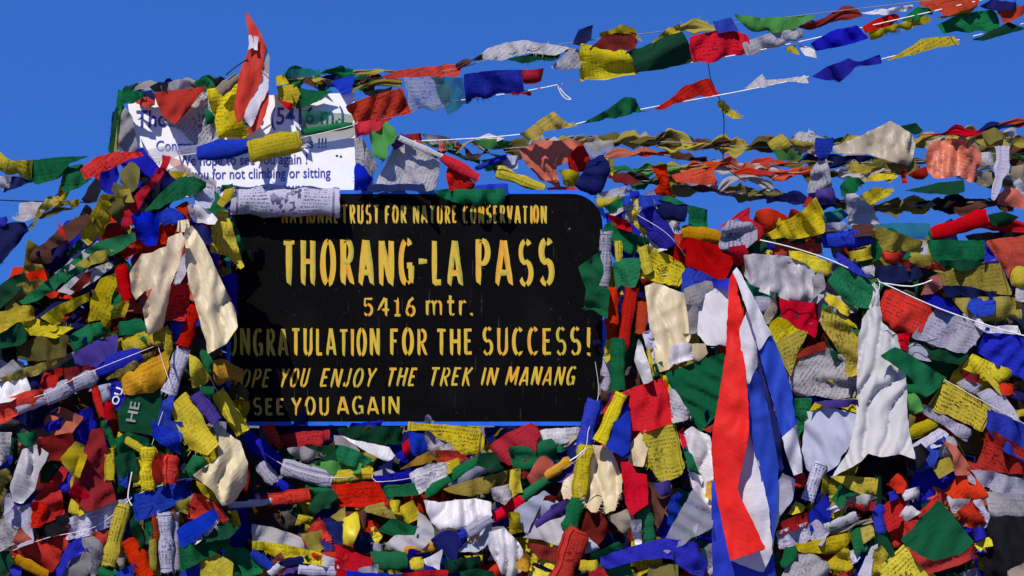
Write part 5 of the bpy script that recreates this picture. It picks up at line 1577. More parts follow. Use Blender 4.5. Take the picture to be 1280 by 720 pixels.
F('gold', '18,662 60,602 102,652 70,690', 'orange-yellow knot of flag at the bottom edge left of the fat red roll', amp=.02)
F('red', '390,702 440,670 482,740 400,745', 'red corner at the bottom edge right of the fat red roll')
F('oli', '690,662 822,660 822,745 680,745', 'dark mustard flag at the bottom under the long blue one')
F('tan', '480,422 590,380 612,442 580,522', 'brown-grey sheet behind the red rolled flag right of the fringed cream scarf')
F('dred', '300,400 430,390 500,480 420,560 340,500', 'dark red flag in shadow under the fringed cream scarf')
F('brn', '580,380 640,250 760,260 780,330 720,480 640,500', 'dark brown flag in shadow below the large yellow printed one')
scarf('cream fringed scarf bunched right of the yellow and green rolls', [
    ('tail', 'crm', '398,62 470,70 502,100 552,222 542,292 512,382 470,402 452,330 430,392 398,392 362,352 330,280', dict(amp=.03, folds=2.5, fray=.9)),
    ('tail', 'crm', '243,292 262,240 302,210 350,200 352,300 330,372 268,382', dict(amp=.024, fray=.3))], SG)
F('blu', '470,62 530,0 582,-24 582,102 540,132', 'blue flag hanging above the red crumpled roll')
F('red', '553,150 592,148 622,202 667,208 672,352 600,402 574,342', 'red half-rolled flag hanging below the blue one, right of the cream fringed scarf', amp=.022)
R('grn', '660,382 690,550', 78, 'green rolled flag below the red half-rolled one', taper=.8)
F('whi', '598,440 640,438 642,542 618,552', 'white satin tip left of the green roll', kind='satin', amp=.018)
F('pur', '700,260 780,240 790,300 760,330', 'purple dotted scrap under the large yellow printed flag')
F('blu', '772,482 785,330 852,290 832,382 790,472', 'blue flag below the large yellow printed one')
F('blu', '428,632 560,580 750,530 932,552 972,642 960,720 880,700 780,622 620,642 470,684', 'long blue flag stretched across the bottom left of the tricolour flag', amp=.018)
scarf('white scarf with a green patch left of the tricolour flag', [('tail', 'whi', '840,40 862,0 902,-30 992,20 1002,202 992,382 902,282 862,112', dict(amp=.028, folds=2.5))], SG)
F('grn', '858,70 902,112 952,232 890,192', 'green patch lying on the white scarf left of the tricolour flag')
F('red', '830,0 850,-20 865,50 848,60', 'small red scrap at the top of the white scarf left of the tricolour flag')
F('gold', '975,250 1000,240 1004,330 970,310', 'yellow scrap at the left edge of the tricolour flag')
F('lav', '742,582 792,482 900,290 922,270 992,402 992,472 902,522 780,604', 'pale purple gauze flag left of the foot of the tricolour flag', kind='gauze')
O(720, 400)
F('crm', '265,620 350,540 370,560 330,720 260,720', 'tan cloth in shade left of the large yellow printed flag')
F('yel', '345,546 490,520 532,722 520,760 440,810 360,730 322,720', 'large yellow printed flag below the red one, right of the board', prt=.8, amp=.012)
F('red', '275,340 432,290 482,502 340,547 265,532', 'red flag half in shadow right of the board bottom corner', prt=.3)
F('lav', '338,62 372,50 412,212 390,222', 'lavender strip left of the cream cloth right of the board')
F('yel', '348,150 362,140 392,252 372,272', 'narrow yellow strip left of the cream cloth right of the board')
F('grn', '388,222 422,210 427,272 398,272', 'small green tip below the cream cloth right of the board')
F('gry', '288,202 312,100 352,202 372,292 332,312', 'silver-white scarf end hanging left of the cream cloth', kind='satin', amp=.024)
F('yel', '425,270 450,275 470,330 455,345', 'yellow edge at the left corner of the large green flag')
F('whi', '458,332 502,350 582,482 488,502', 'white printed flag under the left edge of the large green flag', prt=.7)
F('grn', '438,270 600,208 742,160 742,282 722,352 702,462 622,547 560,452 490,352', 'large green flag left of the tricolour flag', amp=.012, prt=.2)
F('red', '640,545 692,515 690,555', 'small red tip left of the tricolour flag')
# right of the board, top
O(720, 240)
F('grn', '400,20 480,20 560,60 657,85 652,167 560,172 560,102 450,52', 'dark green flag against the sky right of the blue knot', d=-.05)
F('yel', '90,38 160,28 240,20 200,50 150,75 110,70', 'yellow flag at the upper right corner of the black board')
F('grn', '140,75 200,40 245,25 235,60 170,90', 'green flag above the upper right corner of the black board')
F('whi', '158,105 210,70 272,55 285,80 220,100 170,115', 'white scrap above the red one at the board corner')
F('red', '150,110 190,118 280,150 270,182 200,160', 'red scrap at the upper right corner of the black board')
F('blu', '215,25 300,15 420,12 440,40 360,60 220,55', 'blue knotted flag at the top of the right bundle', amp=.024)
F('gry', '230,110 272,90 280,152 240,140', 'grey scrap left of the yellow flag behind the fat blue roll')
F('blu', '265,0 310,-5 330,30 275,40', 'navy end of the blue knotted flag')
F('yel', '265,82 275,25 347,35 302,90 330,150 372,202 335,217 280,152', 'yellow flag behind the fat blue roll', amp=.016)
F('whi', '335,220 370,195 442,282 400,290', 'white scrap below the fat blue roll')
F('grn', '12,375 70,330 122,290 132,402 110,462 162,482 152,622 90,582 38,582 50,482', 'dark green crumpled flag hanging over the right edge of the black board', amp=.02, d=.16)
F('grn', '188,352 240,330 322,330 312,402 290,462 200,472', 'green flag folded in a V right of the white printed roll')
F('yel', '395,62 430,60 490,130 460,150', 'yellow scrap right of the fat blue roll')
F('whi', '345,30 385,35 400,70 370,100 350,70', 'white knot of string above the fat blue roll')
R('nav', '400,85 552,108', 82, 'navy rolled flag right of the fat blue roll')
F('whi', '440,140 530,150 520,200 480,190', 'white scrap between fat blue roll and orange-yellow roll')
R('blu', '335,92 472,275', 112, 'fat blue rolled flag at the top of the right bundle')
F('grn', '146,162 182,140 262,190 352,240 347,272 290,322 230,282 140,192', 'dark green flag slanting from the right corner of the black board', amp=.018)
R('yel', '210,248 212,352', 42, 'small yellow rolled flag right of the white printed roll beside the board')
R('lav', '152,198 138,468', 66, 'white printed roll hanging at the right edge of the black board', prt=.9)
F('yel', '370,270 460,312 542,362 522,442 510,462 380,432 318,412 365,382', 'yellow printed flag below the fat blue roll', prt=.9, amp=.012)
R('yel', '332,275 362,405', 52, 'yellow roll at the left edge of the yellow printed flag')
F('red', '700,192 790,120 860,75 862,132 932,172 942,232 890,282 880,192 800,132', 'red flag rising to a point behind the cup-shaped white roll', d=.0)
F('dgr', '880,260 930,235 960,290 900,310', 'dark green clump right of the cup-shaped white roll')
F('blu', '528,412 560,372 702,442 692,462 590,492 528,514', 'blue flag under the red printed one right of the board', amp=.018)
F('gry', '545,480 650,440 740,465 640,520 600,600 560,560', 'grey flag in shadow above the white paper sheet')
F('blu', '690,440 770,430 775,475 700,470', 'blue scrap left of the tricolour flag tip')
scarf('cream cloth hanging right of the two red rolls', [('tail', 'crm', '345,470 390,450 470,480 542,510 562,530 562,690 575,720 560,760 490,782 480,860 462,880 420,892 390,790 365,640', dict(amp=.022, folds=2.6)),
      ('fringe', 'whi', '470,770 520,752 575,760 580,830 470,860', dict(amp=.02, fray=.9))], SG)
F('crm', '580,760 640,755 650,800 600,850 580,830', 'cream fringed scrap under the white paper sheet', fray=.8)
F('gry', '560,560 610,575 600,690 570,700', 'grey strip between the cream cloth and the white paper sheet', prt=.4)
F('whi', '640,512 700,480 772,470 770,560 762,770 745,775 650,755 600,700 608,590', 'plain white sheet with a rounded lower edge left of the tricolour flag', kind='nylon', amp=.007, name='white_sheet', cat='sheet', fray=0, lift=.03)
R('gold', '526,198 722,228', 70, 'orange-yellow rolled flag right of the fat blue roll', prt=.3)
F('red', '485,212 532,205 512,252', 'small red scrap at the left end of the orange-yellow roll')
F('red', '508,240 560,225 660,250 772,280 782,332 730,442 640,392 488,332', 'red printed flag hanging below the orange-yellow roll', prt=.5, amp=.014)
F('lav', '708,285 730,190 775,130 842,140 892,190 892,232 850,272 790,302', 'white printed flag rolled like a cup at the end of the orange-yellow roll', prt=.9, amp=.03, fray=0)
F('red', '770,275 836,260 852,302 840,372 800,352 780,302', 'red knot below the cup-shaped white roll', amp=.02)
R('red', '180,478 180,735', 62, 'red roll, left of two hanging at the right edge of the black board')
R('red', '278,478 232,780', 76, 'red roll, right of two hanging at the right edge of the black board', taper=.7)
R('ored', '334,550 322,705', 56, 'orange-red roll right of the two red rolls')
O(720, 400)
F('yel', '148,95 170,90 172,150 150,160', 'small yellow scrap below the left red roll')
F('yel', '135,180 160,150 175,170 150,200', 'yellow tip left of the green roll beside the board')
R('lav', '158,185 138,372', 56, 'white rolled flag left of the green roll beside the board')
R('grn', '206,92 204,352', 76, 'green roll hanging below the two red rolls')
F('nav', '110,400 150,370 180,360 160,420 110,450', 'blue scrap below the white rolled flag beside the board')
F('blu', '218,432 270,420 262,642 230,672 150,622 180,520', 'blue flag hanging behind the slanted yellow roll')
F('red', '128,462 180,380 272,340 262,372 190,382 140,492', 'red scrap behind the slanted yellow roll')
R('blu', '92,402 30,660', 80, 'blue roll slanting down at the lower right corner of the black board')
R('yel', '228,370 118,612', 72, 'yellow printed roll slanting down at the lower right corner of the black board', prt=.5)
O(640, 540)
R('gold', '292,140 168,222', 50, 'orange-yellow roll on the string left of the cream fringed scarf')
R('grn', '170,236 40,334', 50, 'green roll on the string left of the cream fringed scarf')
R('red', '50,338 -100,436', 54, 'red roll on the string above the white scarf in the middle')
R('yel', '370,68 336,330', 78, 'yellow printed roll hanging over the cream fringed scarf', prt=.4)
R('grn', '332,340 284,492', 82, 'green roll below the yellow one over the cream fringed scarf')
R('red', '336,490 235,760', 116, 'fat red roll at the bottom below the green roll')
cord(None, 'white string slanting from the blue roll to the orange-yellow roll below the board', .42, raw=[(733, 560), (722, 570), (712, 576)], kind='string_white')
# ------------------------------------------------------------------ right block
O(960, 150)
F('dgr', '-20,520 20,505 35,540 0,580 -20,570', 'dark green edge left of the folded yellow flag', d=-.1)
F('sht', '270,520 380,505 410,540 330,570 270,560', 'pale blue scrap above the blue roll at right')
R('red', '820,575 1095,482', 70, 'orange-red fringed roll at the right against the sky', taper=1.1)
T('red', '1060,530,60 1180,530,70 1300,545,66', 'red rag at the right edge after the orange-red roll', twist=.3)
F('dgr', '1108,472 1180,455 1242,480 1182,532 1120,512', 'dark green tuft on the red rag at right', fray=.8)
F('blk', '990,575 1100,560 1290,560 1290,610 1090,610 1000,600', 'black flag standing in for the shaded gap under the red rag at right')  # shade of the gap painted as a black sheet
F('grn', '508,522 640,515 802,515 812,590 740,602 560,552', 'green gauze flag at right, above the olive printed one', kind='gauze')
F('oly', '515,545 560,530 770,600 762,652 640,652 560,632', 'olive-yellow printed flag right of the blue roll', prt=.4)
F('brn', '410,525 520,520 540,560 440,570', 'brown frayed scrap at the right end of the sky gap', fray=.9)
O(960, 300)
F('dred', '640,95 830,100 880,140 700,140', 'brown-red fringe under the red printed scrap at right', fray=.9)
F('grn', '420,102 515,80 515,0 572,20 560,92 480,132', 'green flag bent round the yellow strip at right')
F('yel', '395,62 515,35 517,77 420,97', 'yellow printed strip under the blue roll at right', prt=.5)
F('red', '568,60 680,60 682,96 620,107 568,102', 'small red printed scrap at right under the olive printed flag', prt=.4)
F('oly', '688,90 800,68 832,112 760,122', 'yellow fringe right of the small red printed scrap', fray=.9)
F('whi', '765,10 795,10 800,70 770,70', 'narrow white flag left of the green printed one at right', prt=.5)
F('blu', '310,85 350,60 440,120 502,182 440,167', 'blue strip running to the white knot at right')
F('nav', '548,122 700,130 822,140 750,182 600,212 543,182', 'navy flag right of the white paper scrap at right')
F('whi', '468,140 530,120 547,197 490,172', 'white paper scrap above the green flag at right')
R('blu', '275,5 520,-10', 84, 'blue roll at the top of the right heap')
F('grn', '800,0 1085,2 1087,88 940,98 830,108', 'green printed flag at right under the red fringed roll', prt=.6)
F('dgr', '860,100 1000,95 1090,110 980,140 880,130', 'dark green scrap under the green printed flag at right')
F('blu', '1085,0 1120,60 1150,95 1090,100', 'blue scrap between the green printed and the orange printed flags at right')
F('yel', '1195,130 1300,120 1300,232 1220,222', 'yellow flag at the right edge below the orange printed one')
F('oly', '848,167 1000,130 1142,95 1212,262 1080,257 880,222', 'large olive-yellow flag at right above the navy pointed one', amp=.012)
F('ored', '1090,2 1300,-26 1300,122 1212,132 1202,177 1150,100', 'orange-red printed flag at the right edge', prt=.4, fray=.6)
F('oly', '918,292 1050,285 1200,280 1272,300 1262,392 1140,412 1000,372', 'olive flag behind the big white printed one at the right edge')
F('blu', '958,302 1060,290 1152,285 1112,377 1030,362', 'blue patch lying on the olive flag at right')
F('nav', '878,227 1000,230 1192,265 1140,277 900,272', 'navy pointed flag at right, right of the pink and white knot')
F('pink', '765,270 800,190 850,175 860,230 820,260', 'pink and white knotted rag at right', amp=.03)
F('blu', '798,255 900,300 982,372 900,352 778,292', 'blue flag on the string behind the red one at right')
F('whi', '1240,240 1300,225 1300,300 1245,290', 'white knot at the right edge after the navy pointed flag')
F('whi', '980,365 1040,370 1100,420 1240,420 1260,460 1100,450 1000,400', 'white crumpled cloth behind the big white printed flag', amp=.02)
O(720, 240)
F('ored', '974,246 1100,240 1222,235 1232,312 1202,327 990,312', 'orange printed flag under the folded yellow one against the sky', prt=.7)
F('dgr', '940,222 1100,225 1222,232 1220,245 960,240', 'dark green strip above the orange printed flag')
F('yel', '953,202 1000,180 1015,125 1032,147 1120,100 1196,25 1237,100 1232,192 1120,222 958,222', 'yellow flag folded into a point against the sky', prt=.5, amp=.02, d=.06)
F('yel', '1052,292 1120,295 1282,352 1282,402 1220,424 1150,352 1068,322', 'yellow flag sloping down to the green one at right')
F('grn', '835,430 900,470 1010,505 990,540 880,520', 'dark green scrap under the big grey satin cloth')
F('lav', '898,522 987,525 962,602 930,617 893,572', 'white printed scrap right of the tricolour flag tip', prt=.7)
F('tan', '998,510 1010,600 970,650 930,640', 'brown-mustard scrap left of the red printed flag', prt=.2)
F('red', '1010,530 1060,540 1212,560 1217,642 1190,712 1100,662 1018,622', 'red printed flag under the big grey satin cloth', prt=.4)
F('gry', '848,310 960,312 1052,320 1152,350 1192,402 1182,482 1172,572 1080,542 1000,512 900,482 838,422', 'big grey-pink satin cloth right of the tricolour flag tip', kind='satin', amp=.022, fray=0)
F('gry', '1180,420 1225,400 1240,470 1190,520', 'grey-violet scrap right of the big grey satin cloth')
O(720, 400)
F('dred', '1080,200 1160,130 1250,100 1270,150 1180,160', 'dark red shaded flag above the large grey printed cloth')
F('oly', '998,110 1110,50 1152,60 1112,132 1072,264 1040,200', 'mustard flag hanging right of the blue stripe')
F('yel', '958,30 1010,-20 1112,50 1000,112', 'yellow printed flag above the mustard one right of the tricolour', prt=.7, amp=.014)
O(960, 300)
F('yel', '278,262 340,280 422,352 402,372 288,302', 'yellow rolled edge below the green flag at right')
F('grn', '270,310 350,370 340,400 280,370', 'dark green scrap below the yellow rolled edge at right')
F('yel', '348,362 442,422 457,472 400,432', 'bright yellow strip left of the long white scarf')
F('dgr', '285,480 330,530 390,610 340,590', 'dark green strip left of the printed mustard flag')
F('oly', '262,422 270,350 302,345 382,422 442,492 442,622 402,652 332,532', 'mustard printed flag left of the long white scarf', prt=.8, amp=.014)
F('grn', '298,202 345,133 450,170 572,215 542,262 522,334 400,332', 'bright green flag on the string left of the white knot', amp=.016)
F('red', '640,470 700,460 690,540 650,520', 'dark red lower fold under the bright red flag at right')
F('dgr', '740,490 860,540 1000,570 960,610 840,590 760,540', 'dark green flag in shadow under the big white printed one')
F('sht', '690,530 740,510 780,550 800,600 760,590 700,560', 'pale blue scraps in the dark gap under the red flag at right', amp=.02)
O(960, 420)
F('grn', '138,312 212,310 202,402 158,492', 'green strip left of the pale grey-blue sheet at right')
F('yel', '212,365 240,325 442,310 442,382 330,347', 'yellow hem at the top of the pale grey-blue sheet')
F('pur', '240,330 330,318 442,312 442,340 300,350', 'purple hem between the grey printed cloth and the pale sheet')
F('sht', '193,380 310,350 442,390 442,462 352,622 280,684 198,662 172,562', 'pale grey-blue sheet left of the long white scarf', kind='nylon', amp=.010, name='grey_sheet', cat='sheet', fray=0)
F('gry', '108,192 170,110 290,60 362,90 402,150 447,182 447,292 330,317 240,292 140,312 112,270', 'large grey printed cloth left of the long white scarf', prt=.9, amp=.016)
F('yel', '393,140 442,150 442,182 400,192', 'small bright yellow scrap left of the long white scarf')
F('lgr', '690,270 760,300 770,360 710,390', 'pale green scrap right of the long white scarf')
F('oli', '690,380 740,400 720,480 690,480', 'dark mustard scrap right of the long white scarf')
F('dred', '960,170 1060,190 1050,230 970,200', 'dark red scrap left of the mustard roll at right')
F('yel', '973,152 1020,90 1110,130 1202,170 1212,192 1182,242 1060,202', 'mustard printed flag under the big blue one at right', prt=.6)
F('yel', '1078,190 1112,185 1172,267 1157,287', 'narrow yellow fold on the mustard printed flag at right')
F('red', '1160,230 1220,240 1230,290 1180,280', 'red scrap left of the blue flag at the right edge')
F('nav', '1210,260 1300,290 1300,350 1220,320', 'navy flag at the right edge below the big blue one')
F('lav', '948,230 987,210 1062,240 1042,292', 'white printed scrap behind the yellow lettered flag', prt=.6)
F('lav', '1048,282 1100,260 1182,290 1252,424 1120,362', 'lavender flag right of the yellow lettered flag', prt=.3)
F('yel', '1240,370 1300,362 1300,395 1250,395', 'yellow scrap at the right edge right of the lavender flag')
R('yel', '700,492 842,432', 64, 'yellow roll right of the long white scarf')
F('lav', '708,552 850,460 892,492 850,542 760,562', 'white flag below the yellow roll right of the long white scarf')
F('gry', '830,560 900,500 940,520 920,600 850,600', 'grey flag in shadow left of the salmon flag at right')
F('blk', '700,570 760,540 720,650 700,640', 'black flag standing in for the shaded gap right of the foot of the long white scarf')  # black sheet painted in for the dark gap here
F('blu', '718,642 730,602 800,550 882,495 890,505 862,562 812,652 740,704', 'blue flag hanging right of the foot of the long white scarf', amp=.016)
F('oly', '820,640 880,610 940,600 920,660 860,700', 'mustard scrap right of the hanging blue flag at right')
F('lav', '760,380 770,348 870,400 1022,472 992,524 880,452', 'white printed strip under the yellow lettered flag', prt=.6)
F('yel', '885,223 1000,288 1122,350 1100,412 1076,477 940,410 803,345 840,285', 'yellow flag with large printed lines, tilted, at right', prt=1.0, amp=.008, soft=.04, fray=0, lift=.03)
O(960, 300)
F('blu', '1100,432 1190,460 1290,492 1290,692 1150,622 1058,552', 'big blue flag at the right edge on the string', amp=.016)
F('lav', '843,346 960,385 1102,432 1062,472 992,562 860,520 728,477 790,392', 'big white printed flag on the string at right', prt=.6, amp=.010, lift=.03)
F('red', '595,235 720,290 842,346 790,402 737,492 600,442 538,382', 'bright red flag on the string at right, left of the white printed one', amp=.012, lift=.03)
cord(None, 'white string carrying the bright red and white printed flags at right', .36, raw=[(1098, 352), (1110, 357), (1170, 384), (1236, 407), (1300, 425)], kind='string_white')
cord(None, 'white string from the white knot to the pink knot at right', .34, raw=[(1105, 354), (1140, 358), (1165, 350)], kind='string_white')
cord(None, 'white string along the yellow sloping flag at right', .30, raw=[(950, 300), (985, 308), (1030, 322), (1060, 335)], kind='string_white')
scarf('long white scarf hanging down from a knot on the right heap', [
    ('tail', 'sca', '510,340 562,330 575,420 640,470 680,620 690,760 692,870 712,1000 735,1090 650,1065 560,1080 500,1060 470,1100 400,1140 320,1176 400,1060 440,880 444,700 450,480 478,380', dict(amp=.034, folds=5.5, lift=.05)),
    ('knot', 'sca', '528,215,40 545,245,54 540,290,44 530,345,52', dict(depth=.3, twist=.3))], SG, kind='nylon')
F('grn', '568,572 640,530 740,590 882,682 852,722 790,772 690,662', 'green frayed flag lying against the long white scarf', amp=.014)
O(960, 420)
F('blu', '1108,372 1200,400 1290,432 1290,616 1180,562 1098,452', 'blue roll-like flag at the right edge below the lettered yellow one', amp=.02)
# bottom right
O(960, 540)
F('blk', '690,120 760,60 800,100 760,180 700,180', 'dark scrap beside the foot of the long white scarf')
F('gry', '1088,300 1300,310 1300,422 1120,424', 'tan-grey sheet at the right edge near the bottom')
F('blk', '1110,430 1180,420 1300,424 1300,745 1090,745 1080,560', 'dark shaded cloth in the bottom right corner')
F('tan', '1200,690 1300,640 1300,745 1200,745', 'tan fringed scrap in the bottom right corner', fray=.9)
F('lav', '38,500 190,450 212,502 180,542 60,574', 'lavender flag right of the foot of the tricolour flag')
F('dred', '38,452 192,400 192,452 50,502', 'brown frayed flag right of the tricolour flag foot', fray=.9)
F('yel', '98,412 140,340 192,392', 'yellow triangle right of the tricolour flag foot')
F('red', '130,195 175,200 190,250 140,290', 'red scrap at the lower right edge of the tricolour flag')
F('blu', '208,402 290,310 312,382 290,492 208,484', 'blue hanging flag left of the green one at the bottom right', amp=.018)
F('grn', '318,332 360,260 392,312 370,362', 'small green flag right of the blue hanging one at the bottom right')
F('grn', '360,270 420,265 430,300 390,310', 'green scrap under the yellow flag at the foot of the long scarf')
F('lav', '180,480 240,440 300,500 260,560 190,540', 'pale blue-white scrap below the blue hanging flag')
F('dgr', '280,450 400,400 430,420 320,470', 'dark green strip above the white twists at the bottom right')
F('yel', '318,222 400,215 542,230 532,302 500,312 400,272', 'yellow printed flag at the foot of the long white scarf', prt=.5)
F('whi', '388,332 440,295 532,322 502,362 400,362', 'white crumpled rag right of the small green flag', amp=.024)
F('red', '398,342 460,360 532,342 522,382 460,402 408,382', 'red rag tied round the white crumpled one')
R('whi', '288,482 442,420', 50, 'thick white twist at the bottom right of the tricolour', loose=.1)
T('tan', '310,502,30 420,470,34 522,440,26', 'grey-tan twisted rag below the white twist', twist=.8)
T('whi', '275,400,30 340,380,36 420,370,30', 'white frayed twist left of the red and white rag', twist=.6)
R('lav', '262,152 195,340', 66, 'white printed roll leaning right of the tricolour flag', prt=.9)
R('dgr', '550,225 552,372', 36, 'dark green narrow roll left of the red round rag')
R('blu', '545,368 562,505', 60, 'blue roll hanging right of the white twists')
F('grn', '408,492 470,470 492,582 450,622', 'green crumpled flag below the white twists', amp=.024)
F('oly', '468,482 520,460 522,512 480,542', 'mustard scrap right of the green crumpled flag')
F('dgr', '540,500 600,530 630,590 590,640 560,570', 'dark green clump left of the big red flag at the bottom right')
F('lav', '400,600 440,580 460,620 420,650', 'small lavender scrap under the green crumpled flag')
F('lav', '448,712 512,582 542,560 502,735', 'lavender narrow flag at the bottom left of the yellow ones')
F('grn', '62,652 80,580 132,560 132,612 70,692', 'green folded flag at the bottom, right of the tricolour foot')
F('gry', '55,740 110,632 182,592 272,642 322,692 250,740', 'grey-white crumpled cloth at the bottom right of the tricolour', amp=.024)
F('yel', '285,682 302,642 392,570 412,672 352,712', 'yellow printed flag at the bottom above a red scrap', prt=.4)
F('yel', '128,562 330,520 412,500 412,532 342,602 160,592', 'yellow printed flag across the bottom right of the tricolour', prt=.6)
F('red', '355,715 410,680 415,740 360,745', 'red scrap at the bottom edge under a yellow printed flag')
F('yel', '528,592 560,570 602,632 560,745 508,745', 'yellow flag at the bottom left of the large lettered yellow one')
F('whi', '668,292 760,270 772,312 700,352', 'white fuzzy scrap right of the red round rag', fray=.9, amp=.024)
F('red', '592,262 640,210 702,250 692,292 620,302', 'red round rag below the foot of the long white scarf', amp=.03)
F('blu', '600,300 640,290 650,320 610,330', 'small blue scrap under the red round rag')
F('whi', '890,300 930,330 1010,330 990,390 930,390', 'white scrap in a dark gap left of the red shaded flag')
F('red', '568,372 620,332 702,320 652,462 600,484', 'red flag left of the white triangle at the bottom right', amp=.018)
F('red', '608,502 750,402 862,300 872,332 762,432 682,552 640,584', 'long red flag slanting behind the green diamond-shaped one', amp=.016)
F('whi', '653,432 690,360 752,402 682,442', 'white triangle among red flags at the bottom right')
F('sal', '878,40 940,70 1000,150 1010,202 940,202 928,120', 'salmon flag left of the red one at right')
F('red', '998,140 1040,160 1100,0 1282,100 1290,210 1090,205 1000,192', 'red flag below the blue ones at the right edge', amp=.018)
F('red', '885,292 990,180 1092,312 1050,332 940,332', 'red flag above the dark gap at the bottom right')
F('lav', '983,192 1080,190 1290,235 1290,312 1150,302 1000,242', 'white printed flag at the right edge below the red one', prt=.3)
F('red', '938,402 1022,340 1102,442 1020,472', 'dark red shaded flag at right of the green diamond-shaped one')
F('lav', '1030,340 1065,335 1115,452 1100,458', 'narrow lavender edge right of the dark red shaded flag')
F('blu', '1018,482 1070,470 1092,512 1040,534', 'small blue printed scrap below the dark red shaded flag', prt=.5)
F('yel', '1030,560 1110,520 1115,560 1060,590', 'pale yellow threads below the small blue printed scrap', fray=.9)
F('ored', '678,552 760,622 830,648 960,612 1025,560 1045,622 930,672 800,707 740,644', 'orange-red frayed edge under the green diamond-shaped flag', fray=.9)
F('yel', '572,662 682,560 802,692 862,752 560,752', 'large yellow lettered flag at the bottom edge, right', prt=.9, amp=.008)
F('grn', '860,343 950,450 1027,546 962,612 830,648 758,622 678,532 770,430', 'dark green diamond-shaped flag at the bottom right', amp=.007, soft=.05, fray=0, lift=.03)

# ------------------------------------------------------------------ the red, white and blue flag
def tricolour():
    rnd = random.Random(99)
    root = empty('tricolour_flag', U(940, 520, .42))
    tag(root, 'large red, white and blue flag hanging in long folds right of the black board', 'flag')
    def piece(nm, col, poly, d, amp=.016, folds=2.2, bend=(0, 0), ax=None):
        cx = sum(p[0] for p in poly) / len(poly); cy = sum(p[1] for p in poly) / len(poly)
        tx, ty = bend
        v, f, u = sheet(poly, (d - tx * cx - ty * cy, tx, ty), rnd, amp=amp, step=4, folds=folds, fray=0, rough=.45, curl=0, soft=.03, drape=True, scallop=.25)
        link_mesh(nm, [Vector(q) - root.location for q in v], f, cloth(col, 0, 'nylon'), u, parent=root)
    D = .40
    S = (.0007, .0002)
    piece('blue_stripe', 'fblu', [(889, 600), (899, 607), (906, 640), (912, 698), (952, 712), (966, 690), (972, 735), (892, 735), (890, 660)], D + .015, folds=2)
    piece('blue_stripe', 'fblu', [(932, 485), (946, 462), (955, 480), (968, 530), (974, 580), (970, 640), (966, 680), (958, 640), (950, 590), (938, 545)], D + .03, bend=(-.0016, .0002))
    piece('white_stripe', 'fwhi', [(936, 540), (950, 585), (962, 640), (966, 690), (955, 716), (912, 700), (957, 686), (921, 612), (930, 572)], D + .035, bend=S)
    piece('white_stripe', 'fwhi', [(929, 400), (936, 385), (944, 410), (948, 455), (932, 487), (926, 440), (924, 412)], D + .03, bend=S)
    piece('white_stripe', 'fwhi', [(962, 620), (978, 592), (994, 600), (992, 625), (975, 645), (968, 670), (966, 690)], D + .0)
    piece('red_stripe', 'fred', [(912, 348), (917, 338), (927, 385), (929, 400), (924, 412), (930, 450), (935, 500), (936, 540), (929, 575), (921, 612), (957, 685), (912, 700), (905, 665), (897, 627), (890, 580), (890, 540), (900, 487), (907, 440), (909, 395)], D + .05, amp=.020, folds=3.2, bend=(.0008, .0003))
    piece('white_stripe', 'fwhi', [(916, 340), (921, 334), (937, 362), (964, 418), (948, 438), (940, 405), (929, 375)], D + .075, bend=(-.0004, .0002))
    piece('blue_stripe', 'fblu', [(949, 438), (965, 419), (976, 445), (988, 482), (995, 531), (977, 546), (965, 498), (955, 465)], D + .075, bend=(-.0008, .0002))
    piece('white_stripe', 'fwhi', [(977, 546), (995, 531), (1001, 570), (1003, 590), (992, 594), (985, 575)], D + .075, bend=(-.0008, .0002))
    piece('seam', 'nav', [(946, 455), (951, 440), (958, 470), (974, 540), (980, 585), (975, 590), (966, 540), (956, 490)], D + .02)
tricolour()

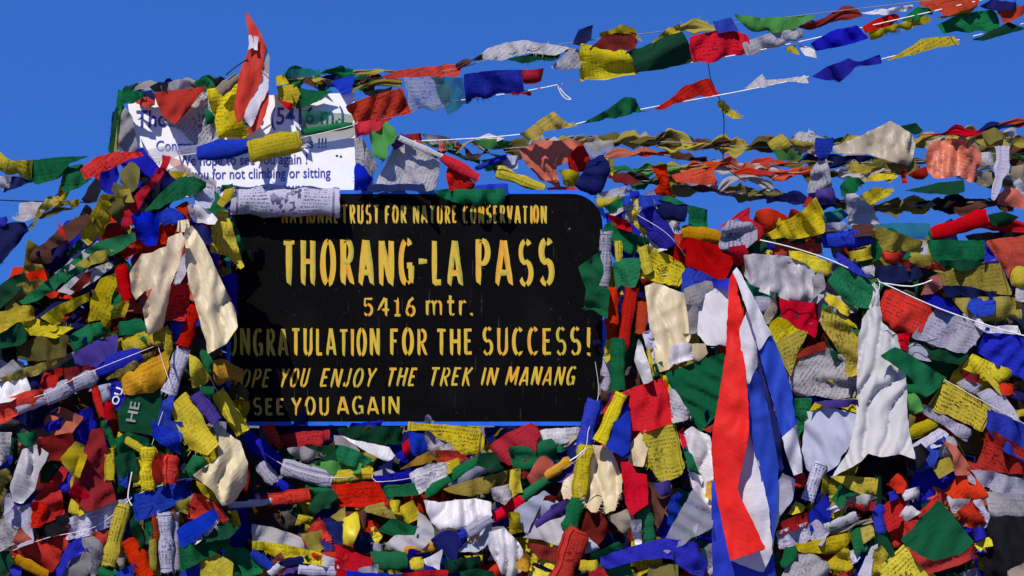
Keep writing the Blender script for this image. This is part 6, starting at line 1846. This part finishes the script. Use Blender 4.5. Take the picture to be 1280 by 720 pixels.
# ------------------------------------------------------------------ strings lying on the heap
def heap_cord(P, label):
    cord(None, label, [hm(x, y) + .022 for x, y in P], raw=P, r=.001, kind='string_white')
heap_cord([(-20, 518), (30, 500), (58, 492), (90, 475), (120, 462), (175, 440), (200, 430)], 'thin white string through the rolls running in from the left edge')
heap_cord([(196, 428), (214, 486), (212, 492), (200, 525), (190, 556)], 'thin white string from the red roll down through the white printed roll')
heap_cord([(262, 470), (272, 490), (305, 542), (352, 580), (415, 597), (466, 591)], 'thin white string through yellow, blue and white rolls under the board corner')
heap_cord([(466, 592), (470, 602), (516, 597), (560, 580), (574, 574)], 'thin white string from yellow printed roll to the white flag in the middle')
heap_cord([(160, 622), (240, 598), (280, 632)], 'thin white string along the top of the blue flag at lower left')
heap_cord([(16, 688), (60, 672), (120, 658), (165, 622)], 'thin white string along the red flag at the bottom left')
heap_cord([(744, 452), (748, 494), (735, 540), (730, 566), (700, 590)], 'thin white string from the white roll beside the board to the orange-yellow roll')
heap_cord([(796, 268), (838, 296), (858, 334), (802, 348)], 'thin white string by the yellow printed flag on the right bundle')
heap_cord([(1076, 332), (1100, 352), (1094, 368), (1086, 384)], 'thin white string round the neck of the long white scarf')
heap_cord([(1178, 473), (1240, 508), (1300, 540)], 'thin white string along the yellow lettered flag at right')
# ------------------------------------------------------------------ beyond the 300 largest spread flags, the smallest ones become one mesh
def merge_smallest(keep=300):
    L_ = sorted(_area, key=lambda t: -t[0])
    V, Fc, UV, MI, mats = [], [], [], [], []
    for ar, o in L_[keep:]:
        me = o.data
        m = me.materials[0]
        if m not in mats: mats.append(m)
        b = len(V)
        V += [o.location + v.co for v in me.vertices]
        uvm = {}
        for lp, d in zip(me.loops, me.uv_layers[0].data): uvm[lp.vertex_index] = tuple(d.uv)
        UV += [uvm.get(i, (0, 0)) for i in range(len(me.vertices))]
        for p in me.polygons:
            Fc.append([i + b for i in p.vertices]); MI.append(mats.index(m))
        bpy.data.objects.remove(o); bpy.data.meshes.remove(me)
    if V:
        o = link_mesh('small_prayer_flags', V, Fc, mats, UV, MI)
        tag(o, 'smallest prayer flags scattered between the larger ones of the heap', 'small flags', kind='stuff')
merge_smallest()
